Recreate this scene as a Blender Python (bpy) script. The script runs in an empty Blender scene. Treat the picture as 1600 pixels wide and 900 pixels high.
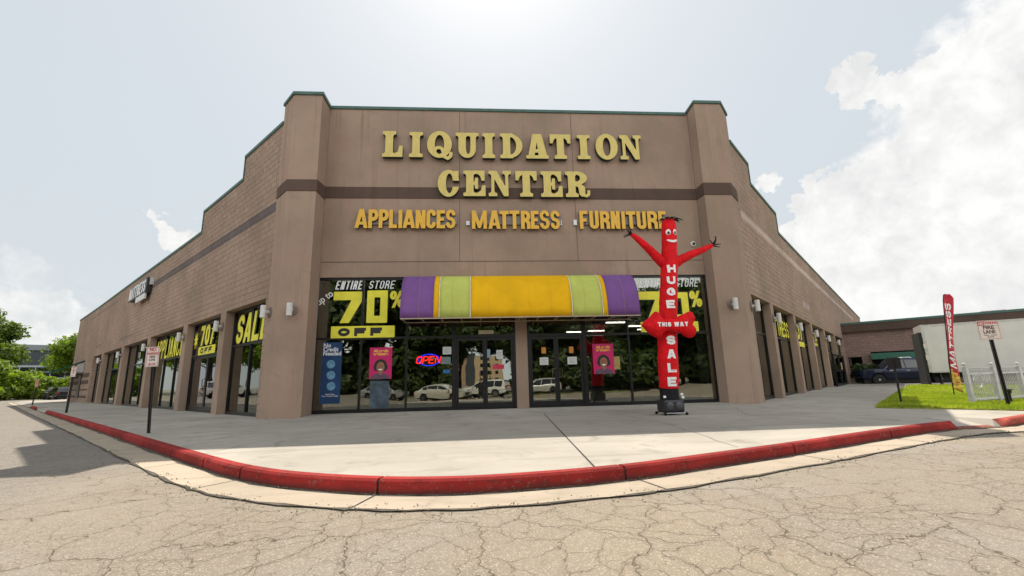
import bpy, bmesh, math, random
import numpy as np
from mathutils import Matrix, Vector
random.seed(7)
SC = bpy.context.scene
COL = SC.collection
R = math.radians
S = math.sqrt(.5)

# ---------------------------------------------------------------- camera
cd = bpy.data.cameras.new('camera'); cam = bpy.data.objects.new('camera', cd); COL.objects.link(cam)
yaw, pitch, roll = .0748, .2038, -.0253
fw = Vector((math.sin(yaw)*math.cos(pitch), math.cos(yaw)*math.cos(pitch), math.sin(pitch)))
rt = Vector((math.cos(yaw), -math.sin(yaw), 0)); up = rt.cross(fw)
r2 = rt*math.cos(roll)+up*math.sin(roll); u2 = up*math.cos(roll)-rt*math.sin(roll)
cam.matrix_world = Matrix(((r2.x, u2.x, -fw.x, 0), (r2.y, u2.y, -fw.y, -15.095), (r2.z, u2.z, -fw.z, .8904), (0, 0, 0, 1)))
cd.sensor_width = 36; cd.lens = 36*698.37/1600; cd.clip_start = .05; cd.clip_end = 3000
SC.camera = cam

# ---------------------------------------------------------------- light, sky, exposure
SUN = Vector((.03, .66, 1)).normalized()
sd = bpy.data.lights.new('sun', 'SUN'); sun = bpy.data.objects.new('sun', sd); COL.objects.link(sun)
sd.energy = 3.4; sd.angle = R(.53); sd.color = (1, .915, .79)
sun.rotation_euler = SUN.to_track_quat('Z', 'Y').to_euler(); sun.location = (0, 60, 80)
SC.view_settings.view_transform = 'Standard'; SC.view_settings.look = 'None'
SC.view_settings.exposure = .92; SC.view_settings.gamma = 1
SKY = .1
W = bpy.data.worlds.new('World'); SC.world = W; W.use_nodes = True
nt = W.node_tree; N = nt.nodes; LK = nt.links
bgn = N['Background']; bgn.inputs[1].default_value = SKY
sky = N.new('ShaderNodeTexSky'); sky.sky_type = 'NISHITA'; sky.sun_disc = False
sky.sun_elevation = math.asin(SUN.z); sky.sun_rotation = math.atan2(SUN.x, SUN.y)
sky.air_density = 1.0; sky.dust_density = 3.0; sky.ozone_density = 1.5
tc = N.new('ShaderNodeTexCoord')
def wmath(op, a, b=None, c=None):
    n = N.new('ShaderNodeMath'); n.operation = op
    for i, v in enumerate((a, b, c)):
        if v is None: continue
        if hasattr(v, 'links'): LK.new(v, n.inputs[i])
        else: n.inputs[i].default_value = v
    return n.outputs[0]
def wnoise(scale, det, rough=.55, dist=0):
    n = N.new('ShaderNodeTexNoise'); n.inputs['Scale'].default_value = scale; n.inputs['Detail'].default_value = det
    n.inputs['Roughness'].default_value = rough; n.inputs['Distortion'].default_value = dist
    LK.new(tc.outputs['Generated'], n.inputs['Vector']); return n.outputs['Fac']
# clouds: soft lumps in the sky dome, each a direction with an angular radius (deg) and a strength
CL = [((.628,.622,.468),1.6,1),((.652,.610,.450),1.3,.9),((.680,.590,.434),1.6,1),((.724,.562,.400),2.3,1),((.748,.525,.405),4.2,1),((.775,.46,.43),4.6,1),
      ((.742,.581,.335),3.6,1),((.784,.546,.296),6.5,1),((.709,.643,.288),3.2,1),((.69,.66,.32),2.0,.9),((.645,.692,.322),2.0,1),((.625,.715,.312),1.6,1),((.605,.742,.288),1.4,.9),
      ((.672,.70,.242),4.8,1),((.757,.629,.175),8,1),((.85,.50,.2),14,1),((.9,.35,.35),14,1),((.552,.755,.352),.8,.7),((.61,.757,.232),2.8,1),((.70,.70,.10),8,1),((.80,.59,.08),9,1),((.62,.77,.15),4,.9),
      ((-.541,.797,.267),1.3,.85),((-.53,.812,.245),1.2,.75),((-.684,.706,.184),2.2,.36),((-.64,.75,.178),1.6,.32),((-.665,.737,.115),3.0,.48),((-.70,.71,.09),3.4,.5),((-.63,.77,.085),2.6,.42),((-.75,.65,.09),4,.48),
      ((.2,-.85,.4),16,.7),((-.6,-.7,.45),18,.7),((.7,-.6,.3),15,.8),((-.9,.1,.3),14,.7),((-.3,-.9,.18),12,.7)]
def wwarp(scale, det, amp, src):
    n = N.new('ShaderNodeTexNoise'); n.inputs['Scale'].default_value = scale; n.inputs['Detail'].default_value = det; n.inputs['Roughness'].default_value = .6
    LK.new(tc.outputs['Generated'], n.inputs['Vector'])
    a = N.new('ShaderNodeVectorMath'); a.operation = 'SUBTRACT'; LK.new(n.outputs['Color'], a.inputs[0]); a.inputs[1].default_value = (.5, .5, .5)
    b = N.new('ShaderNodeVectorMath'); b.operation = 'MULTIPLY_ADD'; LK.new(a.outputs[0], b.inputs[0]); b.inputs[1].default_value = (amp, amp, amp); LK.new(src, b.inputs[2])
    return b.outputs[0]
nrm_ = N.new('ShaderNodeVectorMath'); nrm_.operation = 'NORMALIZE'
LK.new(wwarp(30, 8, .10, wwarp(11, 3, .10, tc.outputs['Generated'])), nrm_.inputs[0]); wdir = nrm_.outputs[0]
dens = None
for d, r, k in CL:
    d = Vector(d).normalized()
    vm = N.new('ShaderNodeVectorMath'); vm.operation = 'DOT_PRODUCT'; vm.inputs[1].default_value = d
    LK.new(wdir, vm.inputs[0])
    mr = N.new('ShaderNodeMapRange'); mr.interpolation_type = 'SMOOTHSTEP'
    LK.new(vm.outputs['Value'], mr.inputs[0])
    mr.inputs[1].default_value = math.cos(R(r*1.6)); mr.inputs[2].default_value = math.cos(R(r*.45))
    mr.inputs[3].default_value = 0; mr.inputs[4].default_value = k
    dens = mr.outputs[0] if dens is None else wmath('MAXIMUM', dens, mr.outputs[0])
n1 = wnoise(7, 4, .5, .1); n3 = wnoise(21, 9, .62, .35); n2 = wnoise(4.5, 7, .6)
nz_ = wmath('ADD', wmath('MULTIPLY', wmath('SUBTRACT', n1, .5), .6), wmath('MULTIPLY', wmath('SUBTRACT', n3, .5), .42))
ed = wmath('ADD', dens, wmath('MULTIPLY', nz_, wmath('MINIMUM', wmath('MULTIPLY', dens, 4), 1)))
mk = N.new('ShaderNodeMapRange'); mk.interpolation_type = 'SMOOTHSTEP'; LK.new(ed, mk.inputs[0])
mk.inputs[1].default_value = .27; mk.inputs[2].default_value = .60
sep = N.new('ShaderNodeSeparateXYZ'); LK.new(tc.outputs['Generated'], sep.inputs[0])
cr = N.new('ShaderNodeMix'); cr.data_type = 'RGBA'
shade = N.new('ShaderNodeMapRange'); LK.new(wmath('ADD', wmath('MULTIPLY', n2, .6), wmath('MULTIPLY', n3, .4)), shade.inputs[0])
shade.inputs[1].default_value = .42; shade.inputs[2].default_value = .57; LK.new(shade.outputs[0], cr.inputs[0])
cr.inputs[6].default_value = (4.25, 4.30, 4.27, 1); cr.inputs[7].default_value = (5.3, 5.28, 5.2, 1)
# thin bright summer haze over the blue of the clear sky
hz = N.new('ShaderNodeMix'); hz.data_type = 'RGBA'
hm = N.new('ShaderNodeMapRange'); LK.new(sep.outputs[2], hm.inputs[0]); hm.inputs[1].default_value = 0; hm.inputs[2].default_value = .45
hm.inputs[3].default_value = .97; hm.inputs[4].default_value = .90; LK.new(hm.outputs[0], hz.inputs[0])
LK.new(sky.outputs[0], hz.inputs[6]); hz.inputs[7].default_value = (3.62, 3.88, 4.05, 1)
mx = N.new('ShaderNodeMix'); mx.data_type = 'RGBA'
LK.new(mk.outputs[0], mx.inputs[0]); LK.new(hz.outputs[2], mx.inputs[6]); LK.new(cr.outputs[2], mx.inputs[7])
# the half of the sky that faces the sun is lit from the front and shines brighter
bk_ = N.new('ShaderNodeMapRange'); bk_.interpolation_type = 'SMOOTHSTEP'; LK.new(sep.outputs[1], bk_.inputs[0])
bk_.inputs[1].default_value = .15; bk_.inputs[2].default_value = -.7; bk_.inputs[3].default_value = 1; bk_.inputs[4].default_value = 2.15
sc_ = N.new('ShaderNodeVectorMath'); sc_.operation = 'SCALE'; LK.new(mx.outputs[2], sc_.inputs[0]); zen = N.new('ShaderNodeMapRange'); zen.interpolation_type = 'SMOOTHSTEP'; LK.new(sep.outputs[2], zen.inputs[0])
zen.inputs[1].default_value = .70; zen.inputs[2].default_value = .95; zen.inputs[3].default_value = 1; zen.inputs[4].default_value = .32
LK.new(wmath('MULTIPLY', bk_.outputs[0], zen.outputs[0]), sc_.inputs['Scale'])
LK.new(sc_.outputs[0], bgn.inputs[0])

# ---------------------------------------------------------------- materials
def new_mat(n):
    m = bpy.data.materials.new(n); m.use_nodes = True
    return m, m.node_tree, m.node_tree.nodes['Principled BSDF']
class NB:
    def __init__(s, nt): s.nt = nt
    def add(s, t, **kw):
        n = s.nt.nodes.new(t)
        for k, v in kw.items(): setattr(n, k, v)
        return n
    def link(s, a, b): s.nt.links.new(a, b)
    def coord(s, kind='Object'): return s.add('ShaderNodeTexCoord').outputs[kind]
    def noise(s, vec, scale, det=4, rough=.55, dist=0):
        n = s.add('ShaderNodeTexNoise'); n.inputs['Scale'].default_value = scale; n.inputs['Detail'].default_value = det
        n.inputs['Roughness'].default_value = rough; n.inputs['Distortion'].default_value = dist
        s.link(vec, n.inputs['Vector']); return n
    def math(s, op, a, b=None):
        n = s.add('ShaderNodeMath', operation=op)
        for i, v in enumerate((a, b)):
            if v is None: continue
            if hasattr(v, 'links'): s.link(v, n.inputs[i])
            else: n.inputs[i].default_value = v
        return n.outputs[0]
    def rng(s, v, a, b, c=0, d=1, smooth=True):
        n = s.add('ShaderNodeMapRange', interpolation_type='SMOOTHSTEP' if smooth else 'LINEAR')
        s.link(v, n.inputs[0])
        for i, x in enumerate((a, b, c, d)): n.inputs[i+1].default_value = x
        return n.outputs[0]
    def mix(s, f, a, b, blend='MIX'):
        n = s.add('ShaderNodeMix', data_type='RGBA', blend_type=blend)
        if hasattr(f, 'links'): s.link(f, n.inputs[0])
        else: n.inputs[0].default_value = f
        for i, v in ((6, a), (7, b)):
            if hasattr(v, 'links'): s.link(v, n.inputs[i])
            else: n.inputs[i].default_value = (*v, 1) if len(v) == 3 else v
        return n.outputs[2]
    def bump(s, h, strength, dist, nrm=None):
        n = s.add('ShaderNodeBump'); n.inputs['Strength'].default_value = strength; n.inputs['Distance'].default_value = dist
        s.link(h, n.inputs['Height'])
        if nrm is not None: s.link(nrm, n.inputs['Normal'])
        return n.outputs['Normal']
MATS = {}
def plain(n, col, rough=.6, metal=0, var=.12, scale=6, bump=0, coat=0, spec=.5):
    if n in MATS: return MATS[n]
    m, t, p = new_mat(n); b = NB(t)
    c = b.coord(); nz = b.noise(c, scale, 5)
    lo = tuple(x*(1-var) for x in col); hi = tuple(min(1, x*(1+var)) for x in col)
    b.link(b.mix(b.rng(nz.outputs['Fac'], .3, .7), lo, hi), p.inputs['Base Color'])
    p.inputs['Roughness'].default_value = rough; p.inputs['Metallic'].default_value = metal
    p.inputs['Coat Weight'].default_value = coat; p.inputs['Coat Roughness'].default_value = .05
    p.inputs['Specular IOR Level'].default_value = spec
    if bump: b.link(b.bump(b.noise(c, scale*8, 3).outputs['Fac'], bump, .01), p.inputs['Normal'])
    MATS[n] = m; return m
def emit(n, col, st):
    m, t, p = new_mat(n); p.inputs['Base Color'].default_value = (*col, 1)
    p.inputs['Emission Color'].default_value = (*col, 1); p.inputs['Emission Strength'].default_value = st
    MATS[n] = m; return m
BR = (.322, .240, .180)                      # the building's brown paint
def stucco(n, col, block=False):
    m, t, p = new_mat(n); b = NB(t); c = b.coord()
    big = b.noise(c, .35, 6, .6); mid = b.noise(c, 2.2, 6, .62, .6); fine = b.noise(c, 55, 4, .7)
    col2 = (col[0]*.80, col[1]*.80, col[2]*.78); col3 = (col[0]*1.18, col[1]*1.13, col[2]*1.14)
    k = b.mix(b.rng(big.outputs['Fac'], .32, .68), col2, col3)
    k = b.mix(b.math('MULTIPLY', b.rng(mid.outputs['Fac'], .52, .72), .35), k, (col[0]*.72, col[1]*.68, col[2]*.66))
    k = b.mix(b.math('MULTIPLY', b.rng(fine.outputs['Fac'], .35, .75), .5), k, (col[0]*.8, col[1]*.8, col[2]*.8))
    mp = b.add('ShaderNodeMapping'); b.link(c, mp.inputs[0]); mp.inputs['Scale'].default_value = (3.2, .10, .10)
    stk = b.noise(mp.outputs[0], 1.6, 6, .7, .3)
    k = b.mix(b.math('MULTIPLY', b.rng(stk.outputs['Fac'], .50, .70), b.rng(big.outputs['Fac'], .35, .6, .15, .6)), k, (col[0]*.66, col[1]*.62, col[2]*.6))
    hue = b.noise(c, .9, 5, .65, .4)
    k = b.mix(b.math('MULTIPLY', b.rng(hue.outputs['Fac'], .46, .68), .55), k, (col[0]*1.04, col[1]*.90, col[2]*.96))
    if block:
        bk = b.add('ShaderNodeTexBrick'); b.link(c, bk.inputs['Vector'])
        bk.inputs['Scale'].default_value = 1; bk.inputs['Brick Width'].default_value = .41; bk.inputs['Row Height'].default_value = .205
        bk.inputs['Mortar Size'].default_value = .008; bk.inputs['Mortar Smooth'].default_value = .3; bk.inputs['Bias'].default_value = 0
        bk.inputs['Color1'].default_value = (.0, .0, .0, 1); bk.inputs['Color2'].default_value = (1, 1, 1, 1); bk.inputs['Mortar'].default_value = (.5, .5, .5, 1)
        k = b.mix(.09, k, bk.outputs['Color'], 'SOFT_LIGHT')
        patch = b.rng(b.noise(c, .5, 3).outputs['Fac'], .3, .6, .3, .8)
        k = b.mix(b.math('MULTIPLY', bk.outputs['Fac'], patch), k, (col[0]*.42, col[1]*.4, col[2]*.4))
        rough = b.noise(c, 14, 5, .7)
        h = b.math('ADD', b.math('MULTIPLY', rough.outputs['Fac'], .9), b.math('MULTIPLY', bk.outputs['Fac'], -1.0))
        b.link(b.bump(h, .9, .03), p.inputs['Normal'])
    else:
        h = b.math('ADD', b.math('MULTIPLY', fine.outputs['Fac'], .5), mid.outputs['Fac'])
        b.link(b.bump(h, .35, .012), p.inputs['Normal'])
    b.link(k, p.inputs['Base Color']); p.inputs['Roughness'].default_value = .92; p.inputs['Specular IOR Level'].default_value = .25
    MATS[n] = m; return m
M_ST = stucco('brown_stucco', BR); M_BK = stucco('brown_split_face_block', (BR[0]*1.04, BR[1]*1.03, BR[2]*1.03), True)
M_BAND = stucco('dark_brown_stucco', (.10, .070, .055)); M_ROWG = stucco('grey_block_row', (.15, .125, .115), True); M_ROWL = stucco('pale_block_row', (.52, .42, .35), True)
M_WING = stucco('wing_block', (.27, .19, .16), True)
M_TEAL = plain('teal_metal', (.07, .135, .115), .6, 0, spec=.25)
M_TEALD = plain('dark_green_canvas', (.012, .075, .055), .95, spec=.05)
M_BLK = plain('black_aluminium', (.012, .012, .013), .35, .3)
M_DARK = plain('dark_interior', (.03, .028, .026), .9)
M_WHITE = plain('white_paint', (.78, .77, .74), .5)
M_YEL = plain('yellow_lettering', (.72, .66, .04), .6, var=.08, scale=3)
M_INK = plain('black_lettering', (.012, .012, .012), .6)
M_WINK = plain('white_lettering', (.74, .75, .75), .6)

def glass(n, tint, refl, fac_add, trans):
    m, t, p = new_mat(n); b = NB(t); out = t.nodes['Material Output']
    t.nodes.remove(p)
    c = b.coord(); nz = b.noise(c, .9, 2, .5)
    nrm = b.bump(nz.outputs['Fac'], .16, .012)
    gl = b.add('ShaderNodeBsdfGlossy'); gl.inputs['Roughness'].default_value = .0; gl.inputs['Color'].default_value = (*refl, 1); b.link(nrm, gl.inputs['Normal'])
    tr = b.add('ShaderNodeBsdfTransparent'); tr.inputs['Color'].default_value = (*tint, 1)
    fr = b.add('ShaderNodeFresnel'); fr.inputs['IOR'].default_value = 1.5
    f = b.math('MINIMUM', b.math('ADD', b.math('MULTIPLY', fr.outputs[0], trans), fac_add), 1)
    ms = b.add('ShaderNodeMixShader'); b.link(f, ms.inputs[0]); b.link(tr.outputs[0], ms.inputs[1]); b.link(gl.outputs[0], ms.inputs[2])
    b.link(ms.outputs[0], out.inputs['Surface']); MATS[n] = m; return m
M_GL = glass('storefront_glass', (.62, .62, .58), (.97, 1, .90), .15, 1.0)
M_CARGL = plain('car_glass', (.012, .014, .016), .03, 0, spec=1.0)

def concrete(n, col, stain=.5, red=None):
    m, t, p = new_mat(n); b = NB(t); c = b.coord()
    big = b.noise(c, .28, 6, .62, .5); st = b.noise(c, 1.1, 7, .68, 1.2); fine = b.noise(c, 160, 3, .7)
    k = b.mix(b.rng(big.outputs['Fac'], .33, .67), tuple(x*.84 for x in col), tuple(x*1.08 for x in col))
    k = b.mix(b.math('MULTIPLY', b.rng(st.outputs['Fac'], .5, .74), stain), k, tuple(x*.55 for x in col))
    k = b.mix(b.math('MULTIPLY', b.rng(fine.outputs['Fac'], .45, .75), .25), k, tuple(x*.6 for x in col))
    mp = b.add('ShaderNodeMapping'); b.link(c, mp.inputs[0]); mp.inputs['Rotation'].default_value = (0, 0, .25); mp.inputs['Scale'].default_value = (.35, 2.2, 1)
    sw = b.noise(mp.outputs[0], 1.2, 6, .65, .8)
    k = b.mix(b.math('MULTIPLY', b.rng(sw.outputs['Fac'], .50, .70), .5), k, tuple(x*.58 for x in col))
    sp = b.noise(c, 5.5, 3, .5, .2); k = b.mix(b.math('MULTIPLY', b.rng(sp.outputs['Fac'], .70, .74), .45), k, tuple(x*.5 for x in col))
    lg = b.noise(c, .11, 5, .6, .7); k = b.mix(b.math('MULTIPLY', b.rng(lg.outputs['Fac'], .47, .66), .34), k, tuple(x*.6 for x in col))
    b.link(k, p.inputs['Base Color']); p.inputs['Roughness'].default_value = .88; p.inputs['Specular IOR Level'].default_value = .3
    b.link(b.bump(fine.outputs['Fac'], .25, .006), p.inputs['Normal']); MATS[n] = m; return m
M_CON = concrete('pavement_concrete', (.40, .368, .318), .85); M_GUT = concrete('gutter_concrete', (.42, .35, .27), .6)

def asphalt():
    m, t, p = new_mat('cracked_asphalt'); b = NB(t); c = b.coord()
    wob = b.noise(c, .9, 5, .6); wv = b.add('ShaderNodeVectorMath', operation='SCALE'); b.link(wob.outputs['Color'], wv.inputs[0]); wv.inputs['Scale'].default_value = .9
    wob2 = b.noise(c, 7, 4, .6); wv2 = b.add('ShaderNodeVectorMath', operation='SCALE'); b.link(wob2.outputs['Color'], wv2.inputs[0]); wv2.inputs['Scale'].default_value = .12
    va = b.add('ShaderNodeVectorMath', operation='ADD'); b.link(c, va.inputs[0]); b.link(wv.outputs[0], va.inputs[1])
    vb = b.add('ShaderNodeVectorMath', operation='ADD'); b.link(va.outputs[0], vb.inputs[0]); b.link(wv2.outputs[0], vb.inputs[1])
    def crack(scale, w0, w1):
        v = b.add('ShaderNodeTexVoronoi', feature='DISTANCE_TO_EDGE', voronoi_dimensions='2D'); v.inputs['Scale'].default_value = scale
        b.link(vb.outputs[0], v.inputs['Vector']); return b.rng(v.outputs['Distance'], w0, w1, 1, 0)
    g1 = b.noise(c, .7, 5, .65); g2 = b.noise(c, .37, 5, .62); g3 = b.noise(c, .9, 4, .6)
    gate1 = b.rng(g1.outputs['Fac'], .34, .50); gate2 = b.rng(g2.outputs['Fac'], .40, .54); gate3 = b.rng(g3.outputs['Fac'], .47, .60)
    c1 = b.math('MULTIPLY', crack(1.25, .0015, .0085), gate1); c2 = b.math('MULTIPLY', crack(3.3, .002, .0135), gate2); c3 = b.math('MULTIPLY', crack(8, .004, .028), gate3)
    ck = b.math('MAXIMUM', b.math('MAXIMUM', c1, b.math('MULTIPLY', c2, .8)), b.math('MULTIPLY', c3, .55))
    big = b.noise(c, .16, 6, .6); mid = b.noise(c, 1.3, 6, .65); pat = b.noise(c, .42, 5, .6, .6)
    ag = b.add('ShaderNodeTexVoronoi', voronoi_dimensions='2D'); ag.inputs['Scale'].default_value = 120; b.link(c, ag.inputs['Vector'])
    fine = b.noise(c, 130, 2, .8)
    k = b.mix(b.rng(big.outputs['Fac'], .35, .65), (.24, .206, .166), (.30, .248, .182))
    k = b.mix(b.math('MULTIPLY', b.rng(pat.outputs['Fac'], .50, .62), .75), k, (.265, .243, .212))
    k = b.mix(b.math('MULTIPLY', b.rng(mid.outputs['Fac'], .45, .7), .45), k, (.225, .19, .148))
    zone = b.rng(g2.outputs['Fac'], .46, .62, 0, .38); k = b.mix(zone, k, (.20, .158, .118))
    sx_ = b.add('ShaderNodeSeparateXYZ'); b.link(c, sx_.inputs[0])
    grey_shade = b.rng(b.math('ADD', sx_.outputs[0], b.math('MULTIPLY', b.math('SUBTRACT', pat.outputs['Fac'], .5), 5)), -3.2, -6.5, 0, .75)
    k = b.mix(grey_shade, k, (.185, .176, .168))  # left lot is greyer; colour darkened further to deepen the store's shadow there
    halo = b.math('MULTIPLY', b.math('MAXIMUM', b.math('MULTIPLY', crack(1.25, .0, .09), gate1), b.math('MULTIPLY', crack(3.3, .0, .13), gate2)), .48)
    k = b.mix(halo, k, (.19, .155, .115))
    sepc = b.add('ShaderNodeSeparateColor'); b.link(ag.outputs['Color'], sepc.inputs[0])
    k = b.mix(b.rng(sepc.outputs[0], .0, 1, 0, .42, False), k, (.175, .15, .12))
    k = b.mix(b.math('MULTIPLY', b.rng(sepc.outputs[1], .76, .95), .4), k, (.52, .465, .39))
    oil = b.noise(c, .8, 3, .5); k = b.mix(b.math('MULTIPLY', b.rng(oil.outputs['Fac'], .68, .78), .35), k, (.12, .105, .09))
    k = b.mix(b.math('MULTIPLY', ck, .78), k, (.055, .043, .028))
    b.link(k, p.inputs['Base Color']); p.inputs['Roughness'].default_value = .9; p.inputs['Specular IOR Level'].default_value = .3
    h = b.math('SUBTRACT', b.math('MULTIPLY', fine.outputs['Fac'], .35), ck)
    b.link(b.bump(h, .6, .012), p.inputs['Normal']); MATS['asphalt'] = m; return m
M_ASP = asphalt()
def kerb_paint(n, col, worn):
    m, t, p = new_mat(n); b = NB(t); c = b.coord()
    a = b.noise(c, 3.5, 8, .75, .8); g = b.noise(c, 28, 5, .75); bl = b.noise(c, .8, 4, .6)
    k = b.mix(b.rng(bl.outputs['Fac'], .35, .65), tuple(x*.72 for x in col), tuple(x*1.15 for x in col))
    k = b.mix(b.math('MULTIPLY', b.rng(a.outputs['Fac'], .54, .72), .6), k, (col[0]*.42, col[1]*.7, col[2]*.7))
    mpk = b.add('ShaderNodeMapping'); b.link(c, mpk.inputs[0]); mpk.inputs['Scale'].default_value = (2.2, 2.2, 9)
    scuf = b.noise(mpk.outputs[0], 1.8, 7, .72, .5); k = b.mix(b.math('MULTIPLY', b.rng(scuf.outputs['Fac'], .52, .68), .6), k, (.07, .022, .02))
    chip = b.math('MULTIPLY', b.rng(g.outputs['Fac'], .55, .64), b.rng(a.outputs['Fac'], .44, .58, 0, worn))
    k = b.mix(chip, k, (.19, .125, .105))
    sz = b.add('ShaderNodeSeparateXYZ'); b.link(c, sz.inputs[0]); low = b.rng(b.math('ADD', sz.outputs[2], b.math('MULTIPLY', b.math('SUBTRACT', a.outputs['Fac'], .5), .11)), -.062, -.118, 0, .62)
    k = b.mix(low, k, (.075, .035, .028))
    b.link(k, p.inputs['Base Color']); p.inputs['Roughness'].default_value = .85; p.inputs['Specular IOR Level'].default_value = .15
    b.link(b.bump(g.outputs['Fac'], .3, .01), p.inputs['Normal']); MATS[n] = m; return m
M_RED = kerb_paint('red_kerb_paint', (.31, .027, .024), 1); M_REDW = kerb_paint('worn_red_paint', (.46, .16, .115), 1)
def leaf_mat(n, c1, c2, tl=.45):
    m, t, p = new_mat(n); b = NB(t); out = t.nodes['Material Output']; c = b.coord()
    nz = b.noise(c, .9, 5, .7); nf = b.noise(c, 9, 2, .7)
    k = b.mix(b.rng(nz.outputs['Fac'], .35, .65), c1, c2); k = b.mix(b.rng(nf.outputs['Fac'], .4, .7, 0, .5), k, tuple(x*.5 for x in c1))
    b.link(k, p.inputs['Base Color']); p.inputs['Roughness'].default_value = .55
    tr = b.add('ShaderNodeBsdfTranslucent'); b.link(b.mix(1, k, (1.3, 1.5, .5), 'MULTIPLY'), tr.inputs['Color'])
    ms = b.add('ShaderNodeMixShader'); ms.inputs[0].default_value = tl; b.link(p.outputs[0], ms.inputs[1]); b.link(tr.outputs[0], ms.inputs[2])
    b.link(ms.outputs[0], out.inputs['Surface']); MATS[n] = m; return m
M_LEAF = leaf_mat('tree_leaves', (.07, .115, .018), (.17, .22, .04), .55); M_LEAF2 = leaf_mat('bush_leaves', (.12, .19, .014), (.27, .34, .03), .5); M_LEAF3 = leaf_mat('dark_leaves', (.04, .07, .018), (.085, .125, .03), .4)
M_GRASS = leaf_mat('grass_blades', (.22, .29, .018), (.42, .44, .045), .45); M_BARK = plain('bark', (.10, .075, .055), .9, bump=.6)
M_SOIL = plain('lawn_soil', (.20, .22, .03), .95, var=.4)

# ---------------------------------------------------------------- mesh helpers
class MB:
    def __init__(s): s.v = []; s.f = []; s.m = []
    def poly(s, pts, mi=0):
        i = len(s.v); s.v += [tuple(p) for p in pts]; s.f.append(tuple(range(i, i+len(pts)))); s.m.append(mi)
    def box(s, x0, x1, y0, y1, z0, z1, mi=0):
        i = len(s.v); s.v += [(x, y, z) for z in (z0, z1) for y in (y0, y1) for x in (x0, x1)]
        for f in ((0,2,3,1),(4,5,7,6),(0,1,5,4),(2,6,7,3),(0,4,6,2),(1,3,7,5)): s.f.append(tuple(i+k for k in f)); s.m.append(mi)
        return s
    def prism(s, outline, z0, z1, mi=0):
        "outline: list of (x,y); z0/z1 numbers or per-vertex lists"
        n = len(outline); i = len(s.v)
        a = z0 if hasattr(z0, '__len__') else [z0]*n; b = z1 if hasattr(z1, '__len__') else [z1]*n
        s.v += [(p[0], p[1], a[k]) for k, p in enumerate(outline)]+[(p[0], p[1], b[k]) for k, p in enumerate(outline)]
        s.f.append(tuple(i+k for k in range(n))[::-1]); s.f.append(tuple(i+n+k for k in range(n))); s.m += [mi, mi]
        for k in range(n): s.f.append((i+k, i+(k+1) % n, i+n+(k+1) % n, i+n+k)); s.m.append(mi)
        return s
    def tube(s, pts, rad, seg=10, mi=0, cap=True):
        pts = [Vector(p) for p in pts]; n = len(pts)
        rr = rad if hasattr(rad, '__len__') else [rad]*n
        i0 = len(s.v); prev = None
        for k, p in enumerate(pts):
            d = (pts[min(k+1, n-1)]-pts[max(k-1, 0)]).normalized()
            if prev is None: a = d.orthogonal().normalized()
            else: a = (prev-d*prev.dot(d)).normalized()
            prev = a; bb = d.cross(a)
            for j in range(seg):
                t = 2*math.pi*j/seg; s.v.append(tuple(p+(a*math.cos(t)+bb*math.sin(t))*rr[k]))
        for k in range(n-1):
            for j in range(seg):
                s.f.append((i0+k*seg+j, i0+k*seg+(j+1) % seg, i0+(k+1)*seg+(j+1) % seg, i0+(k+1)*seg+j)); s.m.append(mi)
        if cap:
            s.f.append(tuple(i0+j for j in range(seg))[::-1]); s.f.append(tuple(i0+(n-1)*seg+j for j in range(seg))); s.m += [mi, mi]
        return s
    def lathe(s, prof, c=(0, 0, 0), seg=24, axis='z', sx=1, sy=1, mi=0):
        i0 = len(s.v)
        for r, h in prof:
            for j in range(seg):
                t = 2*math.pi*j/seg; a, b2 = r*math.cos(t)*sx, r*math.sin(t)*sy
                q = (a, b2, h) if axis == 'z' else ((h, a, b2) if axis == 'x' else (a, h, b2))
                s.v.append((c[0]+q[0], c[1]+q[1], c[2]+q[2]))
        for k in range(len(prof)-1):
            for j in range(seg):
                s.f.append((i0+k*seg+j, i0+k*seg+(j+1) % seg, i0+(k+1)*seg+(j+1) % seg, i0+(k+1)*seg+j)); s.m.append(mi)
        s.f.append(tuple(i0+j for j in range(seg))[::-1]); s.f.append(tuple(i0+(len(prof)-1)*seg+j for j in range(seg))); s.m += [mi, mi]
        return s
    def mesh(s, name, mats, smooth=False, bevel=0, fix=True):
        me = bpy.data.meshes.new(name); me.from_pydata(s.v, [], s.f)
        for m in (mats if isinstance(mats, (list, tuple)) else [mats]): me.materials.append(m)
        if len(set(s.m)) > 1: me.polygons.foreach_set('material_index', s.m)
        if fix or bevel:
            bm = bmesh.new(); bm.from_mesh(me)
            if smooth: bmesh.ops.remove_doubles(bm, verts=bm.verts, dist=1e-5)
            if fix: bmesh.ops.recalc_face_normals(bm, faces=bm.faces)
            if bevel:
                es = [e for e in bm.edges if len(e.link_faces) == 2 and e.calc_face_angle(0) > .6]
                bmesh.ops.bevel(bm, geom=es, offset=bevel, segments=2, affect='EDGES', profile=.5)
            bm.to_mesh(me); bm.free()
        if smooth:
            me.polygons.foreach_set('use_smooth', [True]*len(me.polygons))
            try: me.set_sharp_from_angle(angle=R(40))
            except Exception: pass
        me.update(); return me
def link(name, me, parent=None, mat=None, label=None):
    o = bpy.data.objects.new(name, me); COL.objects.link(o)
    if parent is not None: o.parent = parent
    if mat is not None: o.matrix_local = mat
    if label: o['label'] = label
    return o
def put(name, mb, mats, parent=None, mat=None, label=None, **kw): return link(name, mb.mesh(name, mats, **kw), parent, mat, label)
def tag(o, label, cat, group=None):
    o['label'] = label; o['category'] = cat
    if group: o['group'] = group
    return o
def thing(name, loc, label, cat, group=None, rz=0, mat=None):
    o = bpy.data.objects.new(name, None); COL.objects.link(o); o.empty_display_size = .2
    if mat is not None: o.matrix_world = mat
    else: o.location = loc; o.rotation_euler = (0, 0, rz)
    return tag(o, label, cat, group)
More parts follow.
